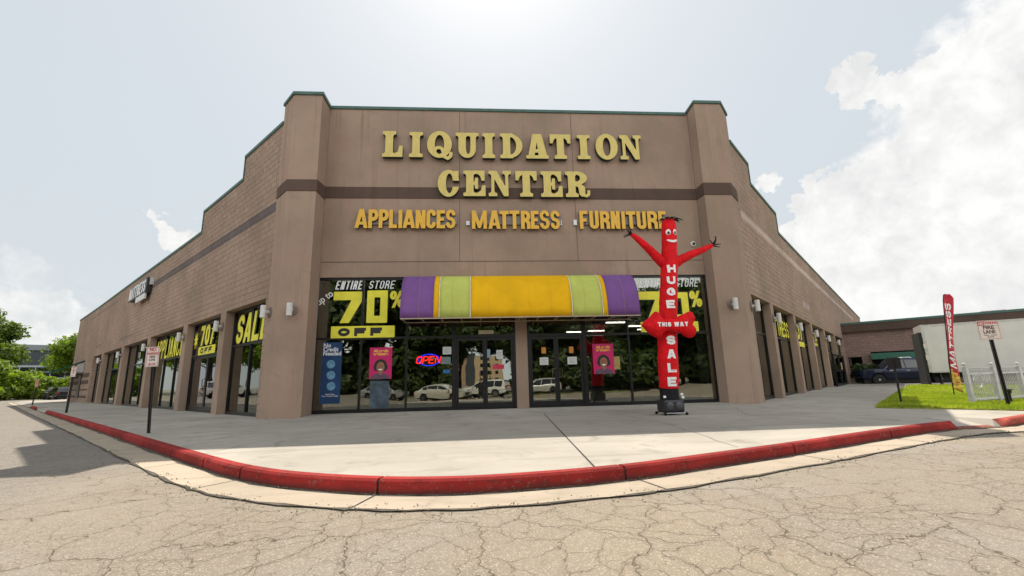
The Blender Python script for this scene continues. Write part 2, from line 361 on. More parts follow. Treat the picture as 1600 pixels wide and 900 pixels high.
def structure(name, mb, mats, **kw):
    o = put(name, mb, mats, **kw); o['kind'] = 'structure'; return o
def copy_tree(o, parent=None):
    c = o.copy(); COL.objects.link(c)
    if parent is not None: c.parent = parent
    for ch in list(o.children): copy_tree(ch, c)
    return c
# wall frames: local X = reading direction, Y = up, Z = out of the wall
def frame(X, o): 
    X = Vector(X); Y = Vector((0, 0, 1)); Z = X.cross(Y)
    return Matrix(((X.x, Y.x, Z.x, o[0]), (X.y, Y.y, Z.y, o[1]), (X.z, Y.z, Z.z, o[2]), (0, 0, 0, 1)))
LO, RO = 5.4433, 7.0928
SF = Matrix.Translation((0, -.98, .058)) @ Matrix.Scale(.935, 4)   # the shop front stands on a low sill between the corner piers
FF0 = frame((1, 0, 0), (0, 0, 0)); FF = SF @ FF0            # front: a = x, out = -y
FL = frame((S, -S, 0), (-S*LO, -S*LO, 0))                 # left flank: a = -u
FRt = frame((S, S, 0), (S*RO, -S*RO, 0))                  # right flank: a = u
def at(F, a, b, c=0): return F @ Matrix.Translation((a, b, c))

# ---------------------------------------------------------------- lettering: distance-field shapes turned into outlines
def d_seg(X, Y, p, q):
    px, py = p; qx, qy = q; dx, dy = qx-px, qy-py; L = dx*dx+dy*dy+1e-12
    t = np.clip(((X-px)*dx+(Y-py)*dy)/L, 0, 1); return np.hypot(X-px-t*dx, Y-py-t*dy)
def s_rect(x0, y0, x1, y1): return lambda X, Y: np.maximum(np.maximum(x0-X, X-x1), np.maximum(y0-Y, Y-y1))
def s_ell(cx, cy, rx, ry): return lambda X, Y: (np.hypot((X-cx)/rx, (Y-cy)/ry)-1)*min(rx, ry)
def s_poly(pts):
    def f(X, Y):
        d = None; ins = np.zeros_like(X, bool); n = len(pts)
        for i in range(n):
            p, q = pts[i], pts[(i+1) % n]; e = d_seg(X, Y, p, q); d = e if d is None else np.minimum(d, e)
            c = ((p[1] > Y) != (q[1] > Y)) & (X < (q[0]-p[0])*(Y-p[1])/((q[1]-p[1]) or 1e-9)+p[0]); ins ^= c
        return np.where(ins, -d, d)
    return f
def s_line(pts, w): 
    return lambda X, Y: np.minimum.reduce([d_seg(X, Y, pts[i], pts[i+1]) for i in range(len(pts)-1)])-w/2
def U(*fs): return lambda X, Y: np.minimum.reduce([f(X, Y) for f in fs])
def SUB(a, *bs): return lambda X, Y: np.maximum.reduce([a(X, Y)]+[-b(X, Y) for b in bs])
def AND(*fs): return lambda X, Y: np.maximum.reduce([f(X, Y) for f in fs])
def GROW(a, k): return lambda X, Y: a(X, Y)-k
def arc(cx, cy, rx, ry, a0, a1, n=18): return [(cx+rx*math.cos(R(a0+(a1-a0)*i/n)), cy+ry*math.sin(R(a0+(a1-a0)*i/n))) for i in range(n+1)]
def rdp(p, tol):
    if len(p) < 3: return p
    a, b = np.array(p[0]), np.array(p[-1]); d = b-a; L = np.hypot(*d) or 1e-9
    q = np.array(p); e = np.abs((q[:, 0]-a[0])*d[1]-(q[:, 1]-a[1])*d[0])/L
    if np.hypot(*(a-b)) < 1e-9: e = np.hypot(q[:, 0]-a[0], q[:, 1]-a[1])
    i = int(e.argmax())
    return [p[0], p[-1]] if e[i] < tol else rdp(p[:i+1], tol)[:-1]+rdp(p[i:], tol)
def outlines(fn, x0, x1, y0, y1, h):
    nx, ny = int((x1-x0)/h)+2, int((y1-y0)/h)+2
    xs, ys = x0+np.arange(nx)*h, y0+np.arange(ny)*h
    X, Y = np.meshgrid(xs, ys); F = fn(X, Y); F = np.where(np.abs(F) < 1e-7, 1e-7, F); I = F < 0
    s = I[:-1, :-1].astype(int)+I[:-1, 1:]+I[1:, :-1]+I[1:, 1:]
    adj = {}; P = {}
    def ed(k):
        if k not in P:
            t, j, i = k
            if t == 0: a, b2 = F[j, i], F[j, i+1]; u = a/(a-b2); P[k] = (xs[i]+u*h, ys[j])
            else: a, b2 = F[j, i], F[j+1, i]; u = a/(a-b2); P[k] = (xs[i], ys[j]+u*h)
        return k
    for j, i in zip(*np.where((s > 0) & (s < 4))):
        e = []
        if I[j, i] != I[j, i+1]: e.append((0, j, i))
        if I[j, i+1] != I[j+1, i+1]: e.append((1, j, i+1))
        if I[j+1, i+1] != I[j+1, i]: e.append((0, j+1, i))
        if I[j+1, i] != I[j, i]: e.append((1, j, i))
        prs = [(e[0], e[1])] if len(e) == 2 else ([(e[0], e[1]), (e[2], e[3])] if I[j, i] else [(e[0], e[3]), (e[1], e[2])])
        for a, b2 in prs: ed(a); ed(b2); adj.setdefault(a, []).append(b2); adj.setdefault(b2, []).append(a)
    loops = []; seen = set()
    for k in adj:
        if k in seen: continue
        lp = [k]; seen.add(k); cur = k
        while True:
            nn = [q for q in adj[cur] if q not in seen]
            if not nn: break
            cur = nn[0]; seen.add(cur); lp.append(cur)
        if len(lp) < 5: continue
        p = [P[q] for q in lp]; m = len(p)//2
        p = rdp(p[:m+1], h*.12)[:-1]+rdp(p[m:]+[p[0]], h*.12)[:-1]
        loops.append(p)
    return loops
def fill(name, loops, depth, mats, off=0, bevel=0):
    cu = bpy.data.curves.new(name, 'CURVE'); cu.dimensions = '2D'; cu.fill_mode = 'BOTH'; cu.extrude = depth/2
    for lp in loops:
        sp = cu.splines.new('POLY'); sp.points.add(len(lp)-1); sp.use_cyclic_u = True
        for q, (x, y) in zip(sp.points, lp): q.co = (x, y, 0, 1)
    return curve_mesh(name, cu, mats, depth)
def curve_mesh(name, cu, mats, depth):
    ob = bpy.data.objects.new('tmp', cu); me = bpy.data.meshes.new_from_object(ob); me.name = name
    bpy.data.objects.remove(ob); bpy.data.curves.remove(cu)
    me.transform(Matrix.Translation((0, 0, depth/2)))
    me.materials.clear()
    mats = mats if isinstance(mats, (list, tuple)) else [mats]
    for m in mats: me.materials.append(m)
    mi = []
    for p in me.polygons:
        front = p.normal.z > .7 or (p.normal.z < -.7 and False)
        mi.append(0 if (front or len(mats) == 1) else 1)
        p.use_smooth = False
    me.polygons.foreach_set('material_index', mi)
    return me
def shape(name, fn, box, depth, mats, h=None):
    x0, x1, y0, y1 = box; h = h or (y1-y0)/70
    return fill(name, outlines(fn, x0-h*2, x1+h*2, y0-h*2, y1+h*2, h), depth, mats)
def text(name, body, size, depth, mats, bold=0, sx=1, shear=0, align='CENTER', fit=None, line=1):
    cu = bpy.data.curves.new(name, 'FONT'); cu.body = body; cu.size = size; cu.extrude = depth/2; cu.offset = bold; cu.shear = shear; cu.align_x = align; cu.space_line = line
    me = curve_mesh(name, cu, mats, depth)
    if fit:   # fit = (x0, x1, y0, y1)
        xs = [v.co.x for v in me.vertices]; ys = [v.co.y for v in me.vertices]
        ax, ay = (fit[1]-fit[0])/(max(xs)-min(xs)), (fit[3]-fit[2])/(max(ys)-min(ys))
        for v in me.vertices: v.co.x = fit[0]+(v.co.x-min(xs))*ax; v.co.y = fit[2]+(v.co.y-min(ys))*ay
    elif sx != 1: me.transform(Matrix.Diagonal((sx, 1, 1, 1)))
    return me
# fat slab serif capitals (unit height, own width w)
def slab(ch, w):
    t, hs = .13, .115                                   # slab thickness, bracket
    def stem(x0, x1, top=True, bot=True, ex=.1):
        fs = [s_rect(x0, 0, x1, 1)]
        if top: fs += [s_rect(x0-ex, 1-t, x1+ex, 1), s_poly([(x0-.05, 1-t+.01), (x1+.05, 1-t+.01), (x1, 1-t-.06), (x0, 1-t-.06)])]
        if bot: fs += [s_rect(x0-ex, 0, x1+ex, t), s_poly([(x0-.05, t-.01), (x1+.05, t-.01), (x1, t+.06), (x0, t+.06)])]
        return fs
    sw = .27
    if ch == 'I': return U(*stem(w/2-sw/2, w/2+sw/2, ex=(w-sw)/2))
    if ch == 'L': return U(*stem(.1, .1+sw, ex=.1), s_rect(.1, 0, w, t), s_poly([(w, 0), (w, .43), (w-.12, .43), (w-.17, .2), (w-.3, t), (w-.3, 0)]))
    if ch == 'U':
        x1 = w-.1; xs2 = x1-.2
        body = U(*stem(.1, .1+sw, bot=False, ex=.1), *stem(x1-.2, x1, bot=False, ex=.1))
        body = AND(body, s_rect(-1, .33, 9, 2)); cx, rx = (.1+x1)/2, (x1-.1)/2
        low = AND(SUB(s_ell(cx, .35, rx, .36), s_ell(cx+.035, .36, rx-sw+.03, .22)), s_rect(-1, -1, 9, .35))
        return U(body, low)
    if ch == 'D':
        b = AND(SUB(s_ell(.28, .5, w-.28, .5), s_ell(.33, .5, w-.28-.28, .37)), s_rect(.3, -1, 9, 2))
        return U(*stem(.1, .1+sw, ex=.1), b)
    if ch in 'OQ':
        o = SUB(s_ell(w/2, .5, w/2, .52), s_ell(w/2, .5, w/2-.27, .37))
        if ch == 'Q': o = U(o, s_line(arc(w*.47, .22, w*.17, .16, 200, 20)+[(w*.72, .02), (w*.84, -.04), (w*.95, .05), (w*.97, .16)], .12))
        return o
    if ch == 'C':
        o = SUB(s_ell(w*.52, .5, w*.52, .52), s_ell(w*.56, .5, w*.56-.29, .38), s_rect(w*.62, .36, 9, .60))
        return U(o, s_rect(w-.15, .60, w, .98), s_poly([(w-.15, .60), (w, .60), (w, .98), (w-.18, .9)]))
    if ch == 'A':
        c = w/2
        return U(s_poly([(c-.17, 1), (c+.17, 1), (w-.04, .05), (w-.37, .05), (c-.02, .8)]), s_poly([(c-.17, 1), (c+.05, 1), (.30, .05), (.07, .05)]),
                 s_rect(.2, .24, w-.25, .38), s_rect(0, 0, .42, t), s_rect(w-.46, 0, w, t))
    if ch == 'T':
        c = w/2
        return U(*stem(c-sw/2, c+sw/2, top=False, ex=.1), s_rect(.0, 1-.15, w, 1), s_poly([(0, 1), (0, .63), (.11, .63), (.16, .78), (.26, .86), (.26, 1)]), s_poly([(w, 1), (w, .63), (w-.11, .63), (w-.16, .78), (w-.26, .86), (w-.26, 1)]))
    if ch == 'E':
        return U(*stem(.1, .1+sw, ex=.1), s_rect(.1, 1-t, w-.03, 1), s_rect(.1, 0, w, t), s_rect(.3, .44, w-.27, .56), s_poly([(w-.37, .72), (w-.27, .72), (w-.27, .28), (w-.37, .28), (w-.40, .44), (w-.40, .56)]),
                 s_poly([(w-.03, 1), (w-.03, .60), (w-.14, .60), (w-.19, .78), (w-.30, .88), (w-.3, 1)]), s_poly([(w, 0), (w, .42), (w-.12, .42), (w-.17, .22), (w-.3, .12), (w-.3, 0)]))
    if ch == 'N':
        return U(*stem(.1, .21, ex=.1), *stem(w-.21, w-.10, bot=False, ex=.1), s_poly([(.0, 1), (.30, 1), (w-.10, .16), (w-.10, 0), (w-.27, 0), (.12, .86)]))
    if ch == 'R':
        top = AND(SUB(s_ell(w*.45, .74, w*.45, .265), s_ell(w*.45, .74, w*.45-.26, .14)), s_rect(.3, -1, 9, 2))
        leg = s_line([(w*.52, .49), (w*.62, .42), (w*.66, .2), (w*.72, .08), (w*.85, .04), (w*.93, .10), (w*.94, .22)], .11)
        leg2 = s_poly([(w*.45, .53), (w*.66, .5), (w*.8, .38), (w*.8, .12), (w*.66, .0), (w*.56, .1), (w*.52, .38), (w*.42, .42)])
        return U(*stem(.1, .1+sw, ex=.1), top, s_rect(.3, 1-t, w*.46, 1), s_rect(.3, .42, w*.5, .55), leg, leg2)
# stroked grotesque capitals in real size: box W x H, stroke w
def grot(ch, W, H, w):
    a = w/2; l, r, b, t = a, W-a, a, H-a; m = H*.5; c = W/2; e = w; rc = min(W/2-a, H*.28)
    box = s_rect(0, 0, W, H)
    L = lambda *p: s_line(list(p), w)
    if ch == 'A': g = [L((a*.5, -e), (c, H+e*.5)), L((W-a*.5, -e), (c, H+e*.5)), s_rect(W*.25, H*.18, W*.75, H*.18+w*.8), s_rect(c-w*.42, H-w*1.2, c+w*.42, H)]
    elif ch in 'PR':
        g = [L((l, -e), (l, H+e)), s_line([(l, t)]+arc(r-rc, t-(t-m+a*.2)/2, rc, (t-m+a*.2)/2, 90, -90)+[(l, m-a*.2)], w)]
        if ch == 'R': g.append(L((c, m), (r, H*.33), (r, -e)) if W < H*.6 else L((c-.05*W, m), (r+.0*W, -e)))
    elif ch == 'L': g = [L((l, -e), (l, H+e)), L((l, b), (W+e, b))]
    elif ch == 'I': g = [L((c, -e), (c, H+e))]
    elif ch == 'N': g = [L((l, -e), (l, H+e)), L((r, -e), (r, H+e)), L((l, H+e*.3), (r, -e*.3))]
    elif ch == 'M': g = [L((l, -e), (l, H+e)), L((r, -e), (r, H+e)), L((l, H), (c, H*.12)), L((r, H), (c, H*.12))]
    elif ch in 'CG':
        rr = min(W/2-a, H/2-a)
        g = [s_line(arc(c, t-rr, W/2-a, rr, -8, 180)+arc(c, b+rr, W/2-a, rr, 180, 368 if ch == 'C' else 360), w)]
        if ch == 'C': g = [SUB(g[0], s_rect(c+a*.3, H*.36, W+1, H*.63))]
        else: g = [SUB(g[0], s_rect(c+a*.3, H*.53, W+1, H*.68)), s_rect(c-.02*W, H*.38, W, H*.38+w), s_rect(W-w, b, W, H*.5)]
    elif ch in 'O0D':
        rr = min(W/2-a, H/2-a)
        if ch == 'D': g = [s_line([(l, b), (l, t), (r-rr, t)]+arc(r-rr, t-rr, rr, rr, 90, 0)+arc(r-rr, b+rr, rr, rr, 0, -90)+[(l, b)], w)]
        else: g = [s_line(arc(c, t-rr, W/2-a, rr, 0, 180)+arc(c, b+rr, W/2-a, rr, 180, 360)+[(r, t-rr)], w)]
    elif ch == 'E': g = [L((l, -e), (l, H+e)), L((l, t), (W+e, t)), L((l, b), (W+e, b)), s_rect(l, m-a*.9, W*.88, m+a*.9)]
    elif ch == 'F': g = [L((l, -e), (l, H+e)), L((l, t), (W+e, t)), s_rect(l, m-a*1.1, W*.88, m+a*.7)]
    elif ch == 'S':
        r1 = (t-m)/2; r3 = (m-b)/2
        g = [s_line(arc(c, t-r1, W/2-a, r1, 15, 180)+arc(c, m+r1, W/2-a, r1, 180, 262)+arc(c, b+r3, W/2-a, r3, 82, 0)+arc(c, b+r3, W/2-a, r3, 0, -165), w)]
    elif ch == 'T': g = [L((c, -e), (c, H+e)), L((-e, t), (W+e, t))]
    elif ch == 'U': g = [s_line([(l, H+e), (l, b+rc)]+arc(c, b+rc, W/2-a, rc, 180, 360)+[(r, H+e)], w)]
    elif ch == 'H': g = [L((l, -e), (l, H+e)), L((r, -e), (r, H+e)), L((l, m), (r, m))]
    elif ch == 'W': g = [L((a*.8, H+e), (W*.28, -e*.2)), L((W*.28, -e*.2), (c, H*.95)), L((c, H*.95), (W*.72, -e*.2)), L((W*.72, -e*.2), (W-a*.8, H+e))]
    elif ch == 'Y': g = [L((a*.4, H+e*.6), (c, m*.9)), L((W-a*.4, H+e*.6), (c, m*.9)), L((c, m), (c, -e))]
    elif ch == 'K': g = [L((l, -e), (l, H+e)), L((l, H*.4), (W, H+e*.5)), L((W*.4, H*.55), (W, -e*.5))]
    elif ch == '7': g = [L((-e, t), (W, t)), L((r, t), (W*.35, -e))]
    elif ch == '%':
        q = W*.23
        g = [SUB(s_ell(q, H*.74, q, H*.26), s_ell(q, H*.74, q-w, H*.26-w)), SUB(s_ell(W-q, H*.26, q, H*.26), s_ell(W-q, H*.26, q-w, H*.26-w)), L((W*.2, -e), (W*.8, H+e))]
    return AND(U(*g), box)
def letters_fn(word, W, H, w, gap=None, widths={}):
    "one shape for a whole word in a W x H box"
    base = {'I': w*1.0/1, 'M': 1.3, 'W': 1.35}
    rel = [(.42 if ch == ' ' else (None if ch == 'I' else base.get(ch, 1))) for ch in word]
    gap = gap if gap is not None else w*.35
    fixed = sum(w for q in rel if q is None)+gap*(len(word)-1)
    u = (W-fixed)/sum(q for q in rel if q is not None); x = 0; fs = []
    for ch, q in zip(word, rel):
        ww = w if q is None else q*u
        if ch != ' ':
            g = grot(ch, ww, H, w); fs.append((lambda g, x: lambda X, Y: g(X-x, Y))(g, x))
        x += ww+gap
    return U(*fs)
def italic(fn, k): return lambda X, Y: fn(X-k*Y, Y)

# ================================================================ SETTING: ground
def off_path(P, d):
    out = []
    for i, p in enumerate(P):
        a = Vector(P[max(i-1, 0)]); b = Vector(P[min(i+1, len(P)-1)]); t = (b-a).normalized()
        dd = d[i] if hasattr(d, '__len__') else d
        out.append((p[0]-t.y*dd, p[1]+t.x*dd))
    return out
def smooth_path(P, k=2):
    for _ in range(k):
        Q = [P[0]]
        for a, b in zip(P[:-1], P[1:]): Q += [(a[0]*.75+b[0]*.25, a[1]*.75+b[1]*.25), (a[0]*.25+b[0]*.75, a[1]*.25+b[1]*.75)]
        P = Q+[P[-1]]
    return P
raw = [(-50, 38.0), (-31.2, 19.2), (-27.6, 15.5), (-26.4, 14.3), (-22.0, 9.85), (-20.8, 8.65), (-16, 3.82), (-10.1, -2.1), (-7.0, -5.25), (-5.2, -7.08), (-3.55, -8.75), (-2.72, -9.55), (-1.95, -10.10), (-.98, -10.52), (-.3, -10.64), (.29, -10.62), (1.46, -10.40), (2.49, -9.98), (4.0, -9.36), (5.5, -8.68), (6.7, -8.16), (7.75, -7.74), (8.3, -7.6), (9.15, -7.55), (9.5, -7.42), (11, -6.75), (14.5, -5.0), (20, -1.5)]
KP = smooth_path(raw, 2)
def kh(p):
    x, y = p
    if x < -31.5: return 0
    if x < -31: return 1
    if x < -27.6: return 1
    if x < -26.6: return max(0, 1-(x+27.6))
    if x < -22: return 0
    if x < -20.8: return (x+22)/1.2
    if x < 7.95: return 1
    if x < 8.3: return max(.04, 1-(x-7.95)/.35)
    if x < 9.1: return 0.04
    if x < 9.45: return (x-9.1)/.35
    return 1
KH = [max(.05, kh(p)) for p in KP]
inset = [.135 if (p[0] >= 9.1 or -31.3 < p[0] < -26.5 or -22.05 < p[0] < 8.3) else .16+(1-h)*.55 for p, h in zip(KP, KH)]
IN = off_path(KP, inset)
GO = off_path(KP, -.46)
def kerb_run(name, i0, i1, mat):
    m = MB(); rows = []
    gap = 0
    for i in range(i0, i1+1):
        (x, y), (xi, yi), h = KP[i], IN[i], KH[i]; d = Vector((xi-x, yi-y)).normalized()
        zt = -.15+.156*h
        rows.append([(x, y, -.16), (x+d.x*.006, y+d.y*.006, zt-.022), (x+d.x*.028, y+d.y*.028, zt), (xi, yi, .006)])
    for a, b in zip(rows[:-1], rows[1:]):
        for k in range(3): m.poly([a[k], b[k], b[k+1], a[k+1]])
    for r in (rows[0], rows[-1]): m.poly(r+[(r[3][0], r[3][1], -.16)])
    return structure(name, m, mat, fix=True)
def idx(x): return min(range(len(KP)), key=lambda i: abs(KP[i][0]-x))
# cut the kerb into cast lengths with open joints
cuts = [-31.2, -27.3]
kerb_run('kerb', idx(-31.2), idx(-27), M_RED)
cx = [-22, -19.6, -17.4, -15.2, -13.1, -11, -9.2, -7.6, -6.1, -4.7, -3.6, -2.72, -.98, 1.46, 4.0, 6.3, 8.3]
def at_x(x):
    for i in range(len(KP)-1):
        if KP[i][0] <= x <= KP[i+1][0]: return i, (x-KP[i][0])/(KP[i+1][0]-KP[i][0]+1e-9)
def insert_cut(x):
    i, t = at_x(x); a, b = KP[i], KP[i+1]
    p = (a[0]+(b[0]-a[0])*t, a[1]+(b[1]-a[1])*t); KP.insert(i+1, p); KH.insert(i+1, KH[i]+(KH[i+1]-KH[i])*t)
    return i+1
for x in cx[1:-1]: insert_cut(x-.012); insert_cut(x+.012)
inset = [.135 if (p[0] >= 9.1 or -31.3 < p[0] < -26.5 or -22.05 < p[0] < 8.3) else .16+(1-h)*.55 for p, h in zip(KP, KH)]; IN = off_path(KP, inset); GO = off_path(KP, -.46)
for a, b in zip(cx[:-1], cx[1:]): kerb_run('kerb', idx(a+.012) if a > -22 else idx(a), idx(b-.012) if b < 8.3 else idx(b), M_RED)
kerb_run('dropped_kerb', idx(8.3), idx(9.1), M_CON)
m = MB(); OA, OB = off_path(KP, [.02]*len(KP)), off_path(KP, [.15]*len(KP))
for i in range(idx(8.3), idx(9.1)): m.poly([(*OA[i], -.121), (*OA[i+1], -.121), (*OB[i+1], -.095), (*OB[i], -.095)])
structure('red_stripe', m, M_REDW, fix=False)
kerb_run('dropped_kerb', idx(-26.4), idx(-22.1), M_CON)
kerb_run('kerb', idx(9.1), len(KP)-1, kerb_paint('faded_red_paint', (.45, .09, .065), 1))
kerb_run('dropped_kerb', 0, idx(-31.4), M_CON)
# dark bedding seen in the kerb joints
m = MB()
IN2 = off_path(KP, [q-.012 for q in inset])
for i in range(idx(-22), idx(8)):
    (x, y), (xi, yi) = KP[i], IN2[i]; (x2, y2), (xj, yj) = KP[i+1], IN2[i+1]
    t = .02
    f = lambda p, q, k: (p[0]+(q[0]-p[0])*k, p[1]+(q[1]-p[1])*k)
    A, B = f((x, y), (xi, yi), .14), f((x2, y2), (xj, yj), .14)
    zt = -.15+.13*min(KH[i], KH[i+1])
    m.poly([(*A, -.16), (*B, -.16), (*B, zt), (*A, zt)]); m.poly([(*A, zt), (*B, zt), (xj, yj, zt), (xi, yi, zt)])
structure('kerb_bedding', m, plain('grimy_joint', (.03, .027, .022), .95), fix=False)
# gutter apron
m = MB()
for i in range(len(KP)-1):
    g0, g1 = GO[i], GO[i+1]; k0, k1 = KP[i], KP[i+1]
    m.poly([(*g0, -.138), (*g1, -.138), (*k1, -.126), (*k0, -.126)])
structure('gutter', m, M_GUT, fix=False)
# grime line at the foot of the kerb and along the gutter edge
m = MB(); OW = off_path(KP, [-.05-.03*math.sin(i*1.7)*math.cos(i*.6) for i in range(len(KP))])
for i in range(len(KP)-1): m.poly([(*OW[i], -.1235), (*OW[i+1], -.1235), (*KP[i+1], -.1215), (*KP[i], -.1215)])
GO2 = off_path(KP, [-.445-.018*math.sin(i*2.3) for i in range(len(KP))]); GO3 = off_path(KP, [-.475-.02*math.cos(i*1.9) for i in range(len(KP))])
for i in range(len(KP)-1): m.poly([(*GO3[i], -.1375), (*GO3[i+1], -.1375), (*GO2[i+1], -.1345), (*GO2[i], -.1345)])
structure('gutter_grime', m, plain('gutter_grime', (.075, .062, .045), .95, var=.5, scale=9), fix=False)
# gutter cross joints
m = MB()
for x in (-16, -13.1, -9.2, -6.1, -4.1, -2.72, -.98, 1.62, 4.0, 6.4):
    i = idx(x); p, q = Vector(KP[i]), Vector(GO[i]); t = Vector((-(q-p).y, (q-p).x)).normalized()*.007
    m.poly([(*(p-t), -.1195), (*(p+t), -.1195), (*(q+t), -.1345), (*(q-t), -.1345)])
structure('gutter_joint', m, plain('grimy_joint', (.03, .027, .022), .95), fix=False)
random.seed(31); gb, wb = MB(), MB()
for k in range(1700):
    i = random.randrange(len(KP)-1); t = random.random(); w = random.random()
    if not -9 < KP[i][0] < 9: 
        if random.random() < .6: continue
    a = GO[i] if w < .72 else KP[i]; b2 = GO[i+1] if w < .72 else KP[i+1]; o_ = random.gauss(0, .09) if w < .72 else -abs(random.gauss(0, .035))
    nx_, ny_ = (b2[1]-a[1]), -(b2[0]-a[0]); ln = math.hypot(nx_, ny_) or 1
    x = a[0]+(b2[0]-a[0])*t+nx_/ln*(o_ if w < .72 else -o_+.01); y = a[1]+(b2[1]-a[1])*t+ny_/ln*(o_ if w < .72 else -o_+.01)
    q = random.uniform(.003, .008); z = -.122 if w >= .72 else (-.136 if o_ < 0 else -.149)
    if random.random() < .93:
        ph = random.uniform(0, 6.28); gb.prism([(x+q*math.cos(ph+j*1.57)*random.uniform(.6, 1.1), y+q*math.sin(ph+j*1.57)*random.uniform(.6, 1.1)) for j in range(4)], z, z+q*.9)
    else:
        for j in range(4):
            ph = random.uniform(0, 6.28); h = random.uniform(.012, .035); wb.poly([(x-.003, y, z), (x+.003, y, z), (x+math.cos(ph)*.02, y+math.sin(ph)*.02, z+h)])
o = put('gravel', gb, plain('grit', (.24, .20, .15), .95, var=.6, scale=40), fix=False); o['kind'] = 'stuff'; o['label'] = 'loose grit and gravel along the gutter edge'
o = put('weeds', wb, plain('weed_green', (.10, .14, .025), .8), fix=False); o['kind'] = 'stuff'; o['label'] = 'tiny green weeds in the gutter seam'
# the pavement slab runs under the store as its floor
m = MB(); out = [p for p in IN]
out2 = out+[(60, 24), (75, 60), (-40, 75)]
m.prism([(x, y) for x, y in out2], -.16, 0.0)
structure('pavement', m, M_CON, fix=True)
m = MB(); m.v = [(-4.99, -.9, .056), (7.54, -.9, .056), (7.54, -1.09, .055), (7.62, -1.44, .045), (7.9, -2.7, .0025), (-5.0, -2.9, .0025), (-4.98, -1.84, .03)]
m.f = [(0, 1, 2, 3, 6), (6, 3, 4, 5)]; m.m = [0, 0]; structure('pavement', m, M_CON, fix=False)
# saw cuts and cracks in the pavement
m = MB()
def strip(pts, w, z=.004):
    pts = [Vector(p) for p in pts]
    for a, b in zip(pts[:-1], pts[1:]):
        t = (b-a).normalized(); n = Vector((-t.y, t.x))*w/2
        m.poly([(*(a-n), z), (*(b-n), z), (*(b+n), z), (*(a+n), z)])
def wob(pts, k, n=10):
    out = []
    for a, b in zip(pts[:-1], pts[1:]):
        for i in range(n): out.append((a[0]+(b[0]-a[0])*i/n+random.uniform(-k, k), a[1]+(b[1]-a[1])*i/n+random.uniform(-k, k)))
    return out+[pts[-1]]
strip([(1.70, -2.72), (1.16, -10.3)], .02)
strip(wob([(5.05, -3.9), (6.9, -6.0), (7.6, -7.2)], .03), .018); strip(wob([(4.0, -3.3), (5.05, -3.9)], .02), .012)
strip(wob([(8.75, -1.6), (9.4, -3.2), (9.6, -3.95)], .02), .018)
strip(wob([(-7.2, -.3), (-8.3, -1.6), (-8.4, -3.2)], .03), .025)
strip(wob([(-5.6, -4.6), (-5.1, -2.6), (-6.6, -1.5)], .05), .014)
strip(wob([(-5.0, -5.4), (-2.6, -4.6), (-.6, -3.2), (1.7, -2.4)], .06), .008)
strip(wob([(-4.8, -3.0), (-3.0, -2.5), (1.75, -1.7)], .05), .008)
strip([(-15.0, 2.0), (-12.4, 4.5)], .02); strip([(-10.2, -2.5), (-7.9, -.1)], .016); strip([(-20.5, 7.8), (-17.4, 9.8)], .02)
strip([(11.4, 3.4), (14.4, 1.9)], .016); strip([(16.5, 8.3), (19.2, 6.9)], .016); strip(wob([(12.0, 2.6), (14.2, 4.8), (15.0, 7.2)], .06), .014)
strip(wob([(-3.9, -8.5), (-3.2, -5.2), (-3.4, -2.0)], .02), .007); strip(wob([(3.2, -9.4), (3.6, -6.3), (3.3, -3.4)], .03), .007); strip(wob([(6.2, -8.1), (6.0, -5.0), (7.3, -2.2)], .04), .007)
strip([(-8.0, -4.05), (-6.4, -2.2)], .014); strip([(-13.2, 1.1), (-10.6, 3.6)], .014); strip([(-17.8, 5.8), (-15.4, 8.2)], .014); strip([(13.4, 5.6), (16.6, 4.1)], .014)
structure('pavement_joint', m, plain('grimy_joint', (.03, .027, .022), .95), fix=False)
# asphalt lot: one sheet to the horizon, falling away towards the photographer
def gz(x, y):
    t = min(max((-11.3-y)/5.2, 0), 1); t = t*t*(3-2*t)
    k = min(max((x+16)/8, 0), 1)*min(max((26-x)/8, 0), 1)
    return -.15-.57*t*k
xs = [-600, -200, -90, -50, -30, -24, -20, -18, -16, -14, -12, -10, -8, -4, 0, 4, 8, 12, 15, 18, 20, 22, 24, 26, 30, 50, 90, 200, 600]
ys = [-600, -200, -90, -50, -30, -22]+[-20+.3*i for i in range(34)]+[-9, 0, 20, 60, 120, 300, 900]
m = MB(); m.v = [(x, y, gz(x, y)-(.002 if False else 0)) for y in ys for x in xs]; nx = len(xs)
m.f = [(j*nx+i, j*nx+i+1, (j+1)*nx+i+1, (j+1)*nx+i) for j in range(len(ys)-1) for i in range(nx-1)]; m.m = [0]*len(m.f)
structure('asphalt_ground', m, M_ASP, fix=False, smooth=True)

# ================================================================ THE STORE
store = thing('store_building', (0, 0, 0), 'brown stucco corner store with stepped block flanks and tall black framed windows', 'building')
CL_ = [(-5.86, -1.85), (-4.975, -1.85), (-4.985, -1.07), (-5.0, -.3), (-5.60, -.3), (-5.70, -.74), (-6.331, -1.367)]
CLz = [10.10, 10.10, 10.13, 10.13, 10.1, 10.05, 10.0]
CR_ = [(7.62, -1.45), (8.58, -1.45), (9.04, -.99), (8.5, -.45), (8.1, -.3), (7.56, -.3), (7.535, -1.07)]
CRz = [10.36, 10.36, 10.2, 10.2, 10.2, 10.2, 10.2]
def ring(fp, k):                       # push a footprint outwards
    c = Vector((sum(p[0] for p in fp)/len(fp), sum(p[1] for p in fp)/len(fp))); out = []
    n = len(fp)
    for i in range(n):
        a, b, d = Vector(fp[i-1]), Vector(fp[i]), Vector(fp[(i+1) % n])
        n1 = Vector(((b-a).y, -(b-a).x)).normalized(); n2 = Vector(((d-b).y, -(d-b).x)).normalized()
        h = (n1+n2).normalized(); out.append(tuple(b+h*(k/max(.35, h.dot(n1)))))
    return out
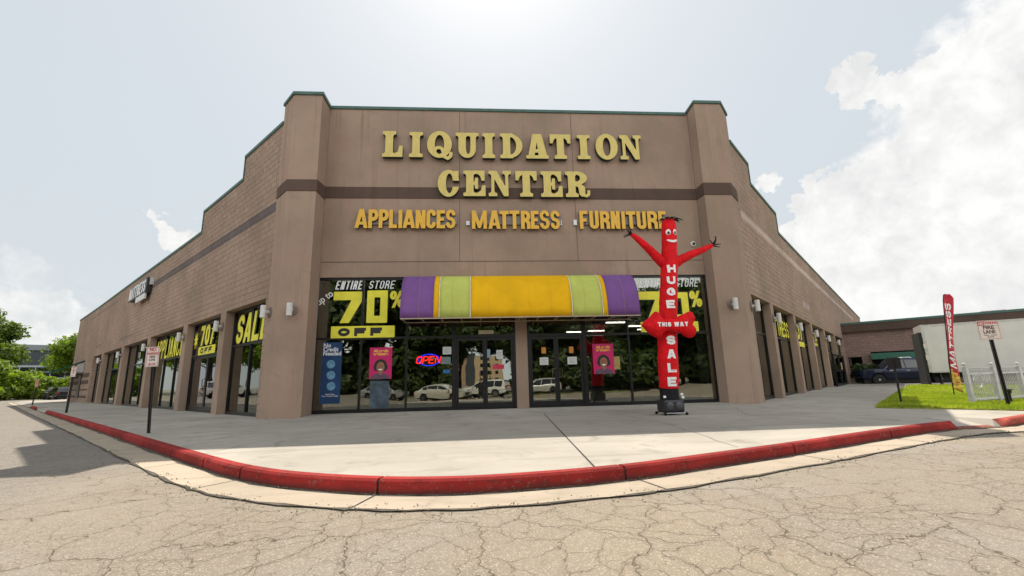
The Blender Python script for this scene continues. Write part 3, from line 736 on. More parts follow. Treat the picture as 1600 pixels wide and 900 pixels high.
for fp, z, bz0, bz1 in ((CL_, CLz, [6.75, 6.75, 6.84, 6.84, 6.8, 6.75, 6.68], [7.12, 7.12, 7.23, 7.23, 7.2, 7.1, 7.05]), (CR_, CRz, [6.87, 6.87, 6.82, 6.82, 6.82, 6.84, 6.84], [7.30, 7.30, 7.24, 7.24, 7.24, 7.23, 7.23])):
    put('corner_pier', MB().prism(fp, 0.0, z), M_ST, store)
    put('trim_band', MB().prism(ring(fp, .022), bz0, bz1), M_BAND, store)
    put('coping', MB().prism(ring(fp, .045), [q-.05 for q in z], [q+.05 for q in z]), M_TEAL, store)
m = MB(); m.box(-5.325, 8.045, 4.42, 10.76, -.4, .1); put('front_wall', m, M_ST, store, FF)
put('trim_band', MB().box(-5.32, 8.04, 7.26, 7.675, .1, .125), M_BAND, store, FF)
put('coping', MB().box(-5.27, 7.99, 10.715, 10.82, -.42, .145), M_TEAL, store, FF)
m = MB()
for a in (-.66, 3.49): m.box(a-.008, a+.008, 4.96, 7.25, .1, .103); m.box(a-.008, a+.008, 7.69, 10.69, .1, .103)
m.box(-5.3, 8.03, 4.94, 4.965, .1, .104)
put('joint', m, plain('joint_shadow_gap', (.10, .07, .055), .9), store, FF)
put('column', MB().box(1.20, 1.595, 0, 4.42, -.2, .07), M_ST, store, FF)

def bay(F, a0, a1, zt, muls, transoms, c=0, split=None):
    "fixed storefront lights: black frame mesh, one pane per light"
    w, d = .06, .055
    m = MB(); m.box(a0, a0+w, 0, zt, -d, d); m.box(a1-w, a1, 0, zt, -d, d); m.box(a0+w, a1-w, zt-w*1.3, zt, -d, d); m.box(a0+w, a1-w, 0, .11, -d, d)
    ms = [a0+w/2]+list(muls)+[a1-w/2]
    for q in muls: m.box(q-w/2, q+w/2, .11, zt-w*1.3, -d-.003, d+.003)
    for q in transoms:
        for x, y in zip(ms[:-1], ms[1:]): m.box(x+w/2, y-w/2, q-.035, q+.035, -d, d)
    win = put('window', m, M_BLK, store, at(F, 0, 0, c))
    zs = [.11]+list(transoms)+[zt-w*1.3]
    for x, y in zip(ms[:-1], ms[1:]):
        for k in range(len(zs)-1):
            p = MB().box(x+w/2-.004, y-w/2+.004, zs[k]+(.03 if k else -.004), zs[k+1]-(.03 if k < len(zs)-2 else -.004), -.006, .006)
            put('pane', p, M_GL, win)
    return win
def door_pair(F, a0, a1, zt, top, c=0, glassmat=None, pull=1):
    w = .07; gm = glassmat or M_GL
    m = MB(); m.box(a0, a0+w, 0, top, -.06, .06); m.box(a1-w, a1, 0, top, -.06, .06); m.box(a0+w, a1-w, zt, zt+.09, -.06, .06); m.box(a0+w, a1-w, top-.08, top, -.06, .06); m.box(a0+w, a1-w, 0, .025, -.06, .06)
    fr = put('window', m, M_BLK, store, at(F, 0, 0, c))
    put('pane', MB().box(a0+w-.004, a1-w+.004, zt+.086, top-.076, -.006, .006), gm, fr)
    mid = (a0+a1)/2
    for x0, x1, hx in ((a0+w+.006, mid-.004, mid-.10), (mid+.004, a1-w-.006, mid+.10)):
        m = MB(); s = .075; z0, z1 = .03, zt-.006
        m.box(x0, x0+s, z0, z1, -.03, .03); m.box(x1-s, x1, z0, z1, -.03, .03); m.box(x0+s, x1-s, z0, z0+.17, -.03, .03); m.box(x0+s, x1-s, z1-.09, z1, -.03, .03)
        d = put('door', m, M_BLK, store, at(F, 0, 0, c))
        put('pane', MB().box(x0+s-.003, x1-s+.003, z0+.167, z1-.087, -.005, .005), gm, d)
        sg = 1 if hx > mid else -1
        put('handle', MB().tube([(hx-sg*.05, .95, .03), (hx-sg*.05, .95, .075), (hx+sg*.06, .97, .085), (hx+sg*.06, 1.22, .085), (hx-sg*.05, 1.24, .075), (hx-sg*.05, 1.24, .03)], .014, 8), plain('dull_bronze', (.11, .075, .06), .35, .8), d, smooth=True)
    return fr
win_a = bay(FF, -5.385, -.86, 4.42, (-3.89, -2.41), (2.37,))
dr_a = door_pair(FF, -.855, 1.195, 2.33, 4.42)
dr_b = door_pair(FF, 1.60, 3.545, 2.33, 4.42)
win_b = bay(FF, 3.55, 8.085, 4.42, (5.09,), (2.37,))

# flanks
OLp = [(-3.51, 0), (-3.70, 0), (-3.70, 3.53), (-37.3, 3.53), (-37.3, 0), (-50, 0), (-50, 7.72), (-38, 7.58), (-25, 7.55), (-11.43, 7.48), (-11.43, 8.42), (-6.81, 8.42), (-6.81, 9.33), (-3.51, 9.33)]
put('flank_wall', MB().prism(OLp[::-1], -.9, 0), M_BK, store, FL)
ORp = [(5.70, 0), (5.82, 0), (5.82, 3.55), (34.75, 3.55), (34.75, 0), (62, 0), (62, 7.62), (30, 7.4), (12.67, 7.32), (12.67, 8.28), (8.14, 8.28), (8.14, 9.13), (5.70, 9.13)]
put('flank_wall', MB().prism(ORp, -.9, 0), M_BK, store, FRt)
def cope_line(F, pts):
    m = MB()
    for (a, z), (b, y) in zip(pts[:-1], pts[1:]):
        if abs(a-b) > .01:
            x0, x1 = min(a, b), max(a, b); zz = (z, y) if a < b else (y, z)
            i = len(m.v); m.v += [(x0-.02, zz[0]-.05, -.92), (x0-.02, zz[0]+.06, -.92), (x0-.02, zz[0]+.06, .04), (x0-.02, zz[0]-.05, .04), (x1+.02, zz[1]-.05, -.92), (x1+.02, zz[1]+.06, -.92), (x1+.02, zz[1]+.06, .04), (x1+.02, zz[1]-.05, .04)]
            for f in ((0,1,2,3),(7,6,5,4),(0,4,5,1),(1,5,6,2),(2,6,7,3),(3,7,4,0)): m.f.append(tuple(i+k for k in f)); m.m.append(0)
        else:
            m.box(a-.03, a+.03, min(z, y)+.065, max(z, y)-.055, -.915, .035)
    put('coping', m, M_TEAL, store, F)
cope_line(FL, OLp[6:][::1]); cope_line(FRt, ORp[6:])
put('block_course', MB().box(-26, -3.56, 6.28, 6.62, .0, .004), M_ROWG, store, FL)
put('block_course', MB().box(5.95, 50, 6.30, 6.60, .0, .004), M_ROWL, store, FRt)
m = MB().box(-27, -23, 3.95, 4.17, 0, .0045).box(-37, -34.5, 4.15, 4.36, 0, .0045).box(-43, -30, 6.9, 7.1, 0, .0045); put('repaired_block', m, stucco('faded_block', (.27, .20, .165), True), store, FL)
m = MB().box(16.6, 18.9, 4.25, 4.6, 0, .0045); put('repaired_block', m, stucco('pale_patch_block', (.42, .35, .31), True), store, FRt)
pl = [(7.2, 7.75), (11.9, 12.5), (18.45, 19.1), (25.35, 26.0), (32.75, 33.4)]
edges = [3.70]+[q for p in pl for q in p]+[37.3]
for u0, u1 in pl: put('pier', MB().box(-u1, -u0, 0, 3.53, -.95, -.003), M_ST, store, FL)
pr = [(8.62, 9.12), (13.35, 13.85), (18.3, 18.8), (23.45, 23.95), (28.9, 29.4)]
for u0, u1 in pr: put('pier', MB().box(u0, u1, 0, 3.55, -.95, -.003), M_ST, store, FRt)
edr = [5.82]+[q for p in pr for q in p]+[34.75]
RC = -.33
wl = []
for k in range(6):
    a0, a1 = -edges[2*k+1], -edges[2*k]
    if k == 1:
        wl.append(door_pair(FL, a0, a1, 2.15, 3.53, RC, glass('papered_glass', (.9, .95, .95), (1, 1, 1), .12, 1)))
    else:
        n = 2 if k == 0 else 3; wl.append(bay(FL, a0, a1, 3.53, [a0+(a1-a0)*i/n for i in range(1, n)], (2.30,), RC))
wr = []
for k in range(6):
    a0, a1 = edr[2*k], edr[2*k+1]; wr.append(bay(FRt, a0, a1, 3.55, [a0+(a1-a0)*.5], (2.36,), RC))
# papered inside of the flank door
put('backing_paper', MB().box(-11.82, -7.83, .05, 2.12, RC-.12, RC-.1), plain('grey_paper', (.30, .34, .34), .7, var=.25, scale=1.2), store, FL)
# banded end of the left flank
m = MB()
for z0, z1 in ((2.0, 2.33), (1.46, 1.76), (.95, 1.08), (.36, .55)): m.box(-49.95, -37.95, z0, z1, 0, .012)
put('trim_band', m, M_BAND, store, FL)
put('window', MB().box(-43.6, -42.2, .35, 2.3, 0, .05), M_BLK, store, FL)
# roof, ceiling, inner walls
lf = [FL @ Vector((-u, 0, -.5)) for u in (3.6, 49.8)]; rf = [FRt @ Vector((u, 0, -.5)) for u in (5.8, 61.8)]
poly = [(-5.3, -.75), (7.9, -.75), (rf[0].x, rf[0].y), (rf[1].x, rf[1].y), (lf[1].x, lf[1].y), (lf[0].x, lf[0].y)]
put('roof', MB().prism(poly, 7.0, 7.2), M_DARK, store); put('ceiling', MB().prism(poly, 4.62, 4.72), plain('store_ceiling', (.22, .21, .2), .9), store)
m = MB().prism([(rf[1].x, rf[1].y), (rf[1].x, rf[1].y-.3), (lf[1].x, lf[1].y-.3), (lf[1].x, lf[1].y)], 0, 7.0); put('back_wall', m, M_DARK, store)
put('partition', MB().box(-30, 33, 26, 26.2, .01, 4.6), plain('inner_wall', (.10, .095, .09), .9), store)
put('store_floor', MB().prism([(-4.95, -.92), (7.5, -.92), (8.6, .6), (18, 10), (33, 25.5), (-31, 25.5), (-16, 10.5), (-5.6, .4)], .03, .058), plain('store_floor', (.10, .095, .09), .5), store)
for x0, x1, z in ((-5.25, -5.0, 4.3), (7.6, 7.95, 4.3)): put('blind_panel', MB().box(x0, x1, .12, z, -.25, -.22), plain('grey_blind', (.22, .24, .24), .8), store, FF)

# ================================================================ SIGNS ON THE FACADE
M_FACE = plain('pale_gold_face', (.58, .46, .125), .5, var=.06); M_RET = plain('dark_teal_return', (.008, .035, .045), .4)
M_FACE2 = plain('amber_face', (.68, .385, .03), .5, var=.06)
def slab_sign(word, boxes, label):
    root = thing('store_sign', None, label, 'sign', mat=SF @ Matrix.Translation((0, -.1, 0)))
    for ch, (x0, x1, z0, z1) in zip(word, boxes):
        H = z1-z0; w = (x1-x0)/H
        me = shape('letter', slab(ch, w), (-.05, w+.05, -.1, 1.05), .16/H, [M_FACE, M_RET], 1/80)
        me.transform(Matrix.Scale(H, 4))
        link('letter', me, root, Matrix.Translation((0, 0, 0)) @ frame((1, 0, 0), (x0, -.03, z0)))
    return root
slab_sign('LIQUIDATION', [(-3.38,-2.67,8.75,9.75),(-2.44,-1.96,8.75,9.73),(-1.81,-.93,8.75,9.76),(-.79,.03,8.75,9.73),(.17,.62,8.745,9.73),(.81,1.62,8.745,9.73),(1.75,2.57,8.745,9.72),(2.63,3.40,8.745,9.72),(3.64,4.12,8.745,9.71),(4.33,5.16,8.75,9.75),(5.24,6.06,8.75,9.73)],
          'pale gold slab serif letters reading LIQUIDATION, upper row of the facade sign')
slab_sign('CENTER', [(-1.42,-.69,7.27,8.25),(-.52,.26,7.28,8.25),(.37,1.17,7.28,8.25),(1.33,2.1,7.27,8.25),(2.24,3.02,7.265,8.25),(3.13,4.02,7.265,8.25)],
          'pale gold slab serif letters reading CENTER across the dark brown band')
def block_sign(word, boxes, label):
    root = thing('store_sign', None, label, 'sign', mat=SF @ Matrix.Translation((0, -.1, 0)))
    for ch, (x0, x1, z0, z1) in zip(word, boxes):
        H = z1-z0; wd = x1-x0; w = .128 if ch not in 'MS' else .118
        me = shape('letter', grot(ch, wd, H, min(w, wd)), (0, wd, 0, H), .085, [M_FACE2, M_RET], .009)
        link('letter', me, root, frame((1, 0, 0), (x0, -.07, z0)))
    xa, xb = boxes[0][0], boxes[-1][1]
    put('raceway', MB().box(xa+.12, xb+.06, -.068, -.003, 6.27, 6.58), plain('raceway_metal', (.20, .165, .15), .5), root)
    return root
r_ap = block_sign('APPLIANCES', [(-4.22,-3.79,6.11,6.80),(-3.77,-3.43,6.11,6.79),(-3.42,-3.08,6.11,6.79),(-3.07,-2.80,6.11,6.78),(-2.755,-2.62,6.11,6.77),(-2.60,-2.19,6.11,6.78),(-2.17,-1.83,6.1,6.77),(-1.80,-1.48,6.1,6.79),(-1.45,-1.16,6.1,6.77),(-1.13,-.80,6.1,6.79)],
    'amber condensed letters reading APPLIANCES on the lower facade')
r_ma = block_sign('MATTRESS', [(-.23,.29,6.08,6.76),(.35,.76,6.08,6.76),(.74,1.06,6.08,6.75),(1.09,1.43,6.08,6.76),(1.49,1.82,6.08,6.75),(1.84,2.12,6.08,6.75),(2.16,2.50,6.07,6.77),(2.54,2.87,6.07,6.76)],
    'amber condensed letters reading MATTRESS on the facade above the awning')
r_fu = block_sign('FURNITURE', [(3.58,3.87,6.08,6.76),(3.94,4.27,6.08,6.76),(4.32,4.67,6.08,6.75),(4.71,5.04,6.08,6.75),(5.10,5.235,6.08,6.74),(5.27,5.62,6.08,6.74),(5.66,6.0,6.07,6.74),(6.05,6.42,6.08,6.75),(6.46,6.74,6.08,6.75)],
    'amber condensed letters reading FURNITURE on the facade behind the dancing tube figure')
for root, x in ((r_ma, -.36), (r_ma, 2.90), (r_ap, -1.15), (r_fu, 3.45)):
    put('junction_box', MB().box(x-.07, x+.05, -.062, -.004, 6.25, 6.45 if x > 0 else 6.40), plain('galvanised_box', (.55, .55, .55), .4, .5), root)
# MATTRESS cabinet sign on the left flank, set on a small bracket
ws = thing('wall_sign', (0, 0, 0), 'small black cabinet sign with white MATTRESS letters high on the left flank', 'sign', mat=at(FL, -24.2, 5.75, 0))
put('cabinet', MB().box(0, 4.5, .32, 1.15, .02, .27), plain('sign_black', (.01, .013, .012), .4), ws)
put('bracket', MB().box(4.5, 4.68, .72, 1.14, .0, .16), plain('galvanised_box', (.55, .55, .55), .4, .5), ws)
link('lettering', shape('lettering', italic(letters_fn('MATTRESS', 4.1, .70, .12, .17), .12), (-.1, 4.3, 0, .74), .02, M_WINK, .012), ws, Matrix.Translation((.12, .37, .272)))
put('panel', MB().box(2.0, 4.3, .0, .31, .18, .26), plain('sign_panel_white', (.62, .62, .60), .5), ws)

# ---------------------------------------------------------------- awning over the doors
aw = thing('awning', None, 'long rounded canvas awning striped purple, green and yellow above the entrance doors', 'awning', mat=SF @ Matrix.Translation((1.37, -.1, 2.87)))
def awn_mat(n, col): 
    m, t, p = new_mat(n); b = NB(t); c = b.coord()
    a = b.noise(c, 1.1, 6, .65, .6); f = b.noise(c, 6, 4, .6)
    k = b.mix(b.rng(a.outputs['Fac'], .35, .68), tuple(x*.90 for x in col), tuple(x*1.06 for x in col)); k = b.mix(b.math('MULTIPLY', b.rng(f.outputs['Fac'], .55, .75), .15), k, tuple(x*.6 for x in col))
    b.link(k, p.inputs['Base Color']); p.inputs['Roughness'].default_value = .75; p.inputs['Specular IOR Level'].default_value = .2
    b.link(b.bump(a.outputs['Fac'], .3, .05), p.inputs['Normal']); return m
A_P, A_G, A_Y = awn_mat('purple_canvas', (.19, .085, .27)), awn_mat('lime_canvas', (.48, .53, .12)), awn_mat('golden_canvas', (.76, .42, .004))
def awn_prof(n=14):
    return [(-1.0*math.sin(math.pi/2*i/n)**.92, 1.53*max(0, math.cos(math.pi/2*i/n))**.8) for i in range(n+1)]
def awn_panel(name, x0, x1, mat, lift=0):
    m = MB(); pr_ = awn_prof(); nx = max(1, int((x1-x0)/.16))
    for j in range(nx):
        for (y0, z0), (y1, z1) in zip(pr_[:-1], pr_[1:]):
            a, b = x0+(x1-x0)*j/nx, x0+(x1-x0)*(j+1)/nx; s0 = 1+lift
            sag = lambda q, z: 0.0
            m.poly([(a, y0*s0-lift*.0, z0), (b, y0*s0, z0), (b, y1*s0, z1), (a, y1*s0, z1)])
    o = put(name, m, mat, aw, smooth=True)
    sm = o.modifiers.new('thickness', 'SOLIDIFY'); sm.thickness = .012; return o
X0, X1 = -2.46-1.37, 5.20-1.37
for n, a, b, mt in (('canopy_panel', X0, -1.44-1.37, A_P), ('canopy_panel', -1.44-1.37, -1.26-1.37, A_Y), ('canopy_panel', -1.26-1.37, -.29-1.37, A_G), ('canopy_panel', -.29-1.37, 2.98-1.37, A_Y), ('canopy_panel', 2.98-1.37, 3.98-1.37, A_G), ('canopy_panel', 3.98-1.37, 4.14-1.37, A_Y), ('canopy_panel', 4.14-1.37, X1, A_P)):
    awn_panel(n, a+.002, b-.002, mt)
m_pip = plain('white_piping', (.72, .72, .66), .6)
for x in (-1.26, -.29, 2.98, 3.98):
    put('piping', MB().tube([(x-1.37, y*1.004-.004, z) for y, z in awn_prof()], .012, 6), m_pip, aw, smooth=True)
ap_ = awn_prof()
for x in (-1.9, -.85, .3, .95, 1.6, 2.3, 3.4, 4.7): put('seam', MB().tube([(x-1.37, y*1.002-.001, z) for y, z in ap_], .003, 4), plain('canvas_seam', (.46, .30, .03), .7), aw)
for x, s in ((X0, -1), (X1, 1)):
    m = MB(); m.poly([(x, 0, 0)]+[(x, y, z) for y, z in ap_]); put('side_panel', m, A_P, aw).modifiers.new('thickness', 'SOLIDIFY').thickness = .012
m = MB(); m.box(X0, X1, -1.0, -.97, -.035, -.002); m.box(X0, X1, -.03, 0, -.035, -.002)
x = X0+.02
while x < X1: m.box(x-.015, x+.015, -.968, -.032, -.03, -.005); x += .62
put('frame', m, plain('awning_frame', (.42, .32, .22), .6), aw)
put('valance', MB().box(X0, X1, -1.012, -.995, -.03, .015), A_Y, aw) if False else None

# ---------------------------------------------------------------- painted lettering on the glass
def paint(win, fn, box, mat, a, b, c=.0075, h=None, sx=1, depth=.002, black=None, grow=.03, rot=0, name='painted_lettering'):
    T = Matrix.Translation((a, b, c)) @ Matrix.Rotation(rot, 4, 'Z')
    if black:
        x0, x1, y0, y1 = box; o = link(name, shape(name, GROW(fn, grow), (x0-grow*2, x1+grow*2, y0-grow*2, y1+grow*2), depth, M_INK, h), win, T)
        T = Matrix.Translation((0, 0, .0035)) @ T
    return link(name, shape(name, fn, box, depth, mat, h), win, T)
def seven(W, H, w): return U(s_rect(0, H-w, W, H), s_poly([(W, H), (W, H-w*.9), (W*.55, 0), (W*.24, 0), (W*.62, H-w*.9), (W*.6, H)]))
def zero(W, H): return SUB(GROW(s_rect(.1, .1, W-.1, H-.1), .1), GROW(s_rect(W*.43, H*.26, W*.57, H*.74), .05))
# left bay:  ENTIRE STORE / up to / 70% / OFF
paint(win_a, italic(letters_fn('ENTIRE', .86, .31, .048, .04), .22), (-.05, 1.0, 0, .31), M_WINK, -4.83, 4.02, h=.005)
paint(win_a, italic(letters_fn('STORE', .84, .28, .035, .045), .22), (-.05, 1.0, 0, .28), M_WINK, -3.73, 4.04, h=.004)
paint(win_a, seven(.97, 1.06, .29), (0, .97, 0, 1.06), M_YEL, -4.86, 2.89); paint(win_a, zero(.68, 1.1), (0, .68, 0, 1.1), M_YEL, -3.76, 2.88)
paint(win_a, italic(grot('%', .50, .58, .10), .05), (0, .56, 0, .58), M_YEL, -3.03, 3.38)
paint(win_a, s_rect(0, 0, 2.06, .39), (0, 2.06, 0, .39), M_YEL, -4.87, 2.385, c=.062, h=.02)
off = letters_fn('OFF', 1.42, .27, .10, .14)
paint(win_a, off, (0, 1.42, 0, .27), M_INK, -4.64, 2.445, c=.0655, h=.006)
link('painted_lettering', text('painted_lettering', 'up to', .34, .002, M_WINK, bold=.004, sx=.8), win_a, Matrix.Translation((-5.09, 3.66, .0075)) @ Matrix.Rotation(R(38), 4, 'Z'))
# right bay, with black outlines, partly behind the dancing figure
paint(win_b, italic(letters_fn('ENTIRE', .95, .29, .034, .04), .22), (-.05, 1.1, 0, .29), M_WINK, 5.62, 3.98, h=.004)
paint(win_b, italic(letters_fn('STORE', .84, .29, .032, .045), .22), (-.05, 1.0, 0, .29), M_WINK, 6.93, 4.0, h=.004)
paint(win_b, seven(.97, 1.06, .29), (0, .97, 0, 1.06), M_YEL, 5.58, 2.78, black=1); paint(win_b, zero(.70, 1.0), (0, .7, 0, 1.0), M_YEL, 6.66, 2.80, black=1)
paint(win_b, italic(grot('%', .46, .58, .10), .05), (0, .52, 0, .58), M_YEL, 7.40, 3.27, black=1, grow=.025)
paint(win_b, s_rect(0, 0, 2.06, .35), (0, 2.06, 0, .35), M_YEL, 5.55, 2.405, c=.062, h=.02)
paint(win_b, off, (0, 1.42, 0, .27), M_INK, 5.85, 2.445, c=.0655, h=.006)
link('painted_lettering', text('painted_lettering', 'up to', .34, .002, M_WINK, bold=.004, sx=.8), win_b, Matrix.Translation((5.33, 3.5, .0075)) @ Matrix.Rotation(R(38), 4, 'Z'))
# flank lettering
paint(wl[0], italic(letters_fn('SALE', 2.75, .98, .19, .12), .18), (-.1, 3.0, 0, .98), M_YEL, -6.85, 2.36, c=.06, black=1, grow=.03)
star = [(math.cos(R(a))*(.3 if i % 2 == 0 else .13), math.sin(R(a))*(.42 if i % 2 == 0 else .17)) for i, a in enumerate(range(90, 450, 20))]
paint(wl[1], s_poly(star), (-.35, .35, -.45, .45), M_YEL, -11.52, 2.85, c=.06)
paint(wl[1], italic(letters_fn('7O%', 1.75, .82, .19, .1), .06), (0, 1.9, 0, .82), M_YEL, -10.95, 2.56, c=.06, black=1)
paint(wl[1], s_rect(0, 0, 2.1, .32), (0, 2.1, 0, .32), M_YEL, -11.05, 2.20, c=.06, h=.02); paint(wl[1], letters_fn('OFF', 1.4, .22, .07, .13), (0, 1.4, 0, .22), M_INK, -10.75, 2.25, c=.064, h=.006)
paint(wl[2], italic(letters_fn('APPLIANCES', 5.5, .92, .13, .14), .14), (-.1, 5.8, 0, .92), M_YEL, -18.3, 2.35, c=.06, h=.016)
paint(wr[1], letters_fn('MATTRESS', 4.0, .72, .11, .08), (0, 4.0, 0, .72), M_YEL, 9.25, 2.45, c=.06, h=.014)
paint(wr[2], letters_fn('7O%', 2.4, .78, .2, .12), (0, 2.4, 0, .78), M_YEL, 14.6, 2.55, c=.06, h=.014)
paint(wr[2], s_rect(0, 0, 2.6, .25), (0, 2.6, 0, .25), M_YEL, 14.6, 2.2, c=.06, h=.02)
paint(wr[3], letters_fn('SALE', 2.4, .75, .15, .12), (0, 2.4, 0, .75), M_YEL, 19.6, 2.45, c=.06, h=.014)

# ---------------------------------------------------------------- posters, notices and the neon sign
def sheet(name, x0, x1, z0, z1, mat, label, cat, group=None, y=-.012, F=None):
    o = put(name, MB().box(x0-(x0+x1)/2, (x1-x0)/2, 0, z1-z0, 0, .003), mat, None, at(F or FF, (x0+x1)/2, z0, -y)); return tag(o, label, cat, group)
m_pink = plain('magenta_print', (.52, .012, .12), .35, var=.03); m_navy = plain('navy_print', (.012, .045, .13), .3, var=.25, scale=2)
m_skin = plain('printed_brown', (.27, .115, .06), .5, var=.2, scale=12); m_hair = plain('printed_black', (.012, .009, .008), .5); m_top = plain('printed_mauve', (.10, .05, .085), .5, var=.2)
m_ylt = plain('printed_yellow', (.75, .45, .04), .5); m_cyan = plain('printed_blue_disc', (.12, .26, .40), .4, var=.3, scale=8)
def poster(x0, x1, z0, z1, label):
    po = sheet('poster', x0, x1, z0, z1, m_pink, label, 'poster', 'magenta posters in the front windows'); w, h = x1-x0, z1-z0
    def lay(n, fn, c, mat): link(n, shape(n, AND(fn, s_rect(-w/2, 0, w/2, h)), (-w/2, w/2, 0, h), .0008, mat, .008), po, Matrix.Translation((0, 0, c)))
    lay('print', U(s_ell(0, .02, w*.44, .17), s_rect(-.07, .1, .07, .24)), .0042, m_top)
    lay('print', U(s_ell(0, .45, .20, .19), s_ell(-.09, .38, .14, .14), s_ell(.09, .38, .14, .14)), .0034, m_hair)
    lay('print', U(s_ell(0, .375, .128, .175), s_rect(-.05, .14, .05, .26)), .0052, m_skin)
    lay('print', U(s_ell(-.05, .41, .022, .011), s_ell(.05, .41, .022, .011), s_line(arc(-.05, .42, .035, .022, 30, 150, 6), .008), s_line(arc(.05, .42, .035, .022, 30, 150, 6), .008)), .0062, m_hair)
    lay('print', SUB(s_ell(0, .315, .062, .034), s_rect(-1, .322, 1, 2)), .0062, plain('printed_white', (.8, .78, .74), .5))
    lay('print', U(s_ell(0, .36, .020, .012)), .0062, plain('printed_shade', (.10, .04, .022), .5))
    link('lettering', text('lettering', 'All credit\nwelcome.', .125, .0008, m_ylt, bold=.005, line=.78), po, Matrix.Translation((0, h-.155, .005)))
    return po
poster(-3.60, -2.88, 1.04, 2.06, 'magenta portrait poster on the window between the navy poster and the neon sign')
poster(3.82, 4.54, 1.03, 2.04, 'magenta poster with a smiling portrait on the light beside the right hand doors')
ban = sheet('poster', -5.12, -4.49, .30, 2.26, m_navy, 'tall navy poster reading No Credit Needed in the leftmost front window', 'poster')
link('lettering', text('lettering', 'No\nCredit\nNeeded', .185, .0008, M_WINK, bold=.0035, sx=.98, align='LEFT', line=.72), ban, Matrix.Translation((-.29, 1.80, .0042)))
for z in (1.25, .90, .55): link('print', shape('print', s_ell(0, 0, .135, .135), (-.14, .14, -.14, .14), .0008, m_cyan, .01), ban, Matrix.Translation((-.02+.06*(1.25-z), z, .0042)))
link('lettering', text('lettering', 'Apply Now\nTake it home Today!', .062, .0008, M_WINK, line=.9), ban, Matrix.Translation((0, .28, .0042)))
ban2 = sheet('poster', -3.55, -2.95, .12, .98, plain('grey_blue_print', (.06, .085, .11), .3, var=.5, scale=3), 'faded blue grey poster taped low under the magenta portrait poster', 'poster')
m_paper = plain('paper', (.55, .56, .54), .7, var=.06)
docs = [(-1.23,-.945,1.79,2.04,'white paper notice on the glass upper right of the neon sign',m_paper),(-1.27,-.965,1.47,1.71,'pale green grey notice under the white one beside the neon sign',plain('green_grey_paper', (.13, .19, .18), .6)),(-1.21,-.99,1.17,1.29,'small bright blue sticker below the notices beside the neon sign',plain('blue_sticker', (.01, .12, .32), .5)),
 (.55,.76,1.60,1.90,'white hours card on the right leaf of the left entrance doors',m_paper),(.42,.80,1.27,1.42,'red sticker on the right leaf of the left entrance doors',plain('red_sticker', (.50, .02, .07), .5)),(.24,.345,1.65,1.93,'narrow pale blue sticker by the meeting stile of the left doors',plain('pale_blue_sticker', (.20, .30, .38), .5)),
 (2.0,2.29,1.37,1.62,'white sheet taped to the left leaf of the right doors',m_paper),(2.94,3.26,1.37,1.62,'white sheet taped to the right leaf of the right doors',m_paper),(2.07,2.22,1.75,1.96,'orange tag above the sheet on the left leaf of the right doors',plain('orange_tag', (.55, .22, .03), .6)),(3.01,3.16,1.75,1.96,'orange tag above the sheet on the right leaf of the right doors',MATS['orange_tag']),
 (-.04,.47,2.44,2.57,'cream number strip on the transom over the left doors',plain('cream_strip', (.55, .48, .30), .6)),(4.50,4.74,1.17,1.60,'yellowed notice peeking out beside the right portrait poster',plain('yellowed_paper', (.32, .25, .07), .7, var=.4, scale=14))]
for x0, x1, z0, z1, lb, mt in docs:
    o = sheet('paper_notice', x0, x1, z0, z1, mt, lb, 'notice', y=-.036 if .2 < x0 < 3.4 and z1 < 2.3 else -.011)
    if mt is m_paper:
        m = MB()
        for k in range(4): m.box(-(x1-x0)*.36, (x1-x0)*(.36 if k % 2 else .2), (z1-z0)*(.2+.17*k), (z1-z0)*(.2+.17*k)+.012, .0031, .0038)
        put('print', m, plain('grey_print', (.25, .25, .26), .7), o)
ne = thing('neon_sign', None, 'glowing red OPEN neon letters in a blue oval ring', 'neon sign', mat=SF @ Matrix.Translation((-1.67, -.03, 1.62)))
M_NR, M_NB = emit('red_neon', (1, .012, .01), .95), emit('blue_neon', (.012, .02, 1), .42)
def tube2(name, pts, r, mat): put(name, MB().tube([(x, -z0_, z) for x, z, z0_ in pts], r, 8), mat, ne, smooth=True)
ov = arc(0, 0, .34, .185, 0, 360, 40); m = MB()
m.tube([(x, .0, z) for x, z in ov], .013, 8, cap=False); put('ring', m, M_NB, ne, smooth=True)
def open_letters():
    H = .21; 
    gl = {'O': [[(0,.03),(0,.18),(.03,.21),(.12,.21),(.15,.18),(.15,.03),(.12,0),(.03,0),(0,.03)]], 'P': [[(0,0),(0,.21),(.12,.21),(.15,.18),(.15,.12),(.12,.09),(0,.09)]], 'E': [[(.15,.21),(0,.21),(0,0),(.15,0)],[(0,.105),(.12,.105)]], 'N': [[(0,0),(0,.21),(.15,0),(.15,.21)]]}
    x = -.40
    for ch in 'OPEN':
        m = MB()
        for st in gl[ch]: m.tube([(x+px+pz*.22-.02, -.022, pz-.105) for px, pz in st], .0145, 8)
        put('letter', m, M_NR, ne, smooth=True); x += .205
open_letters()
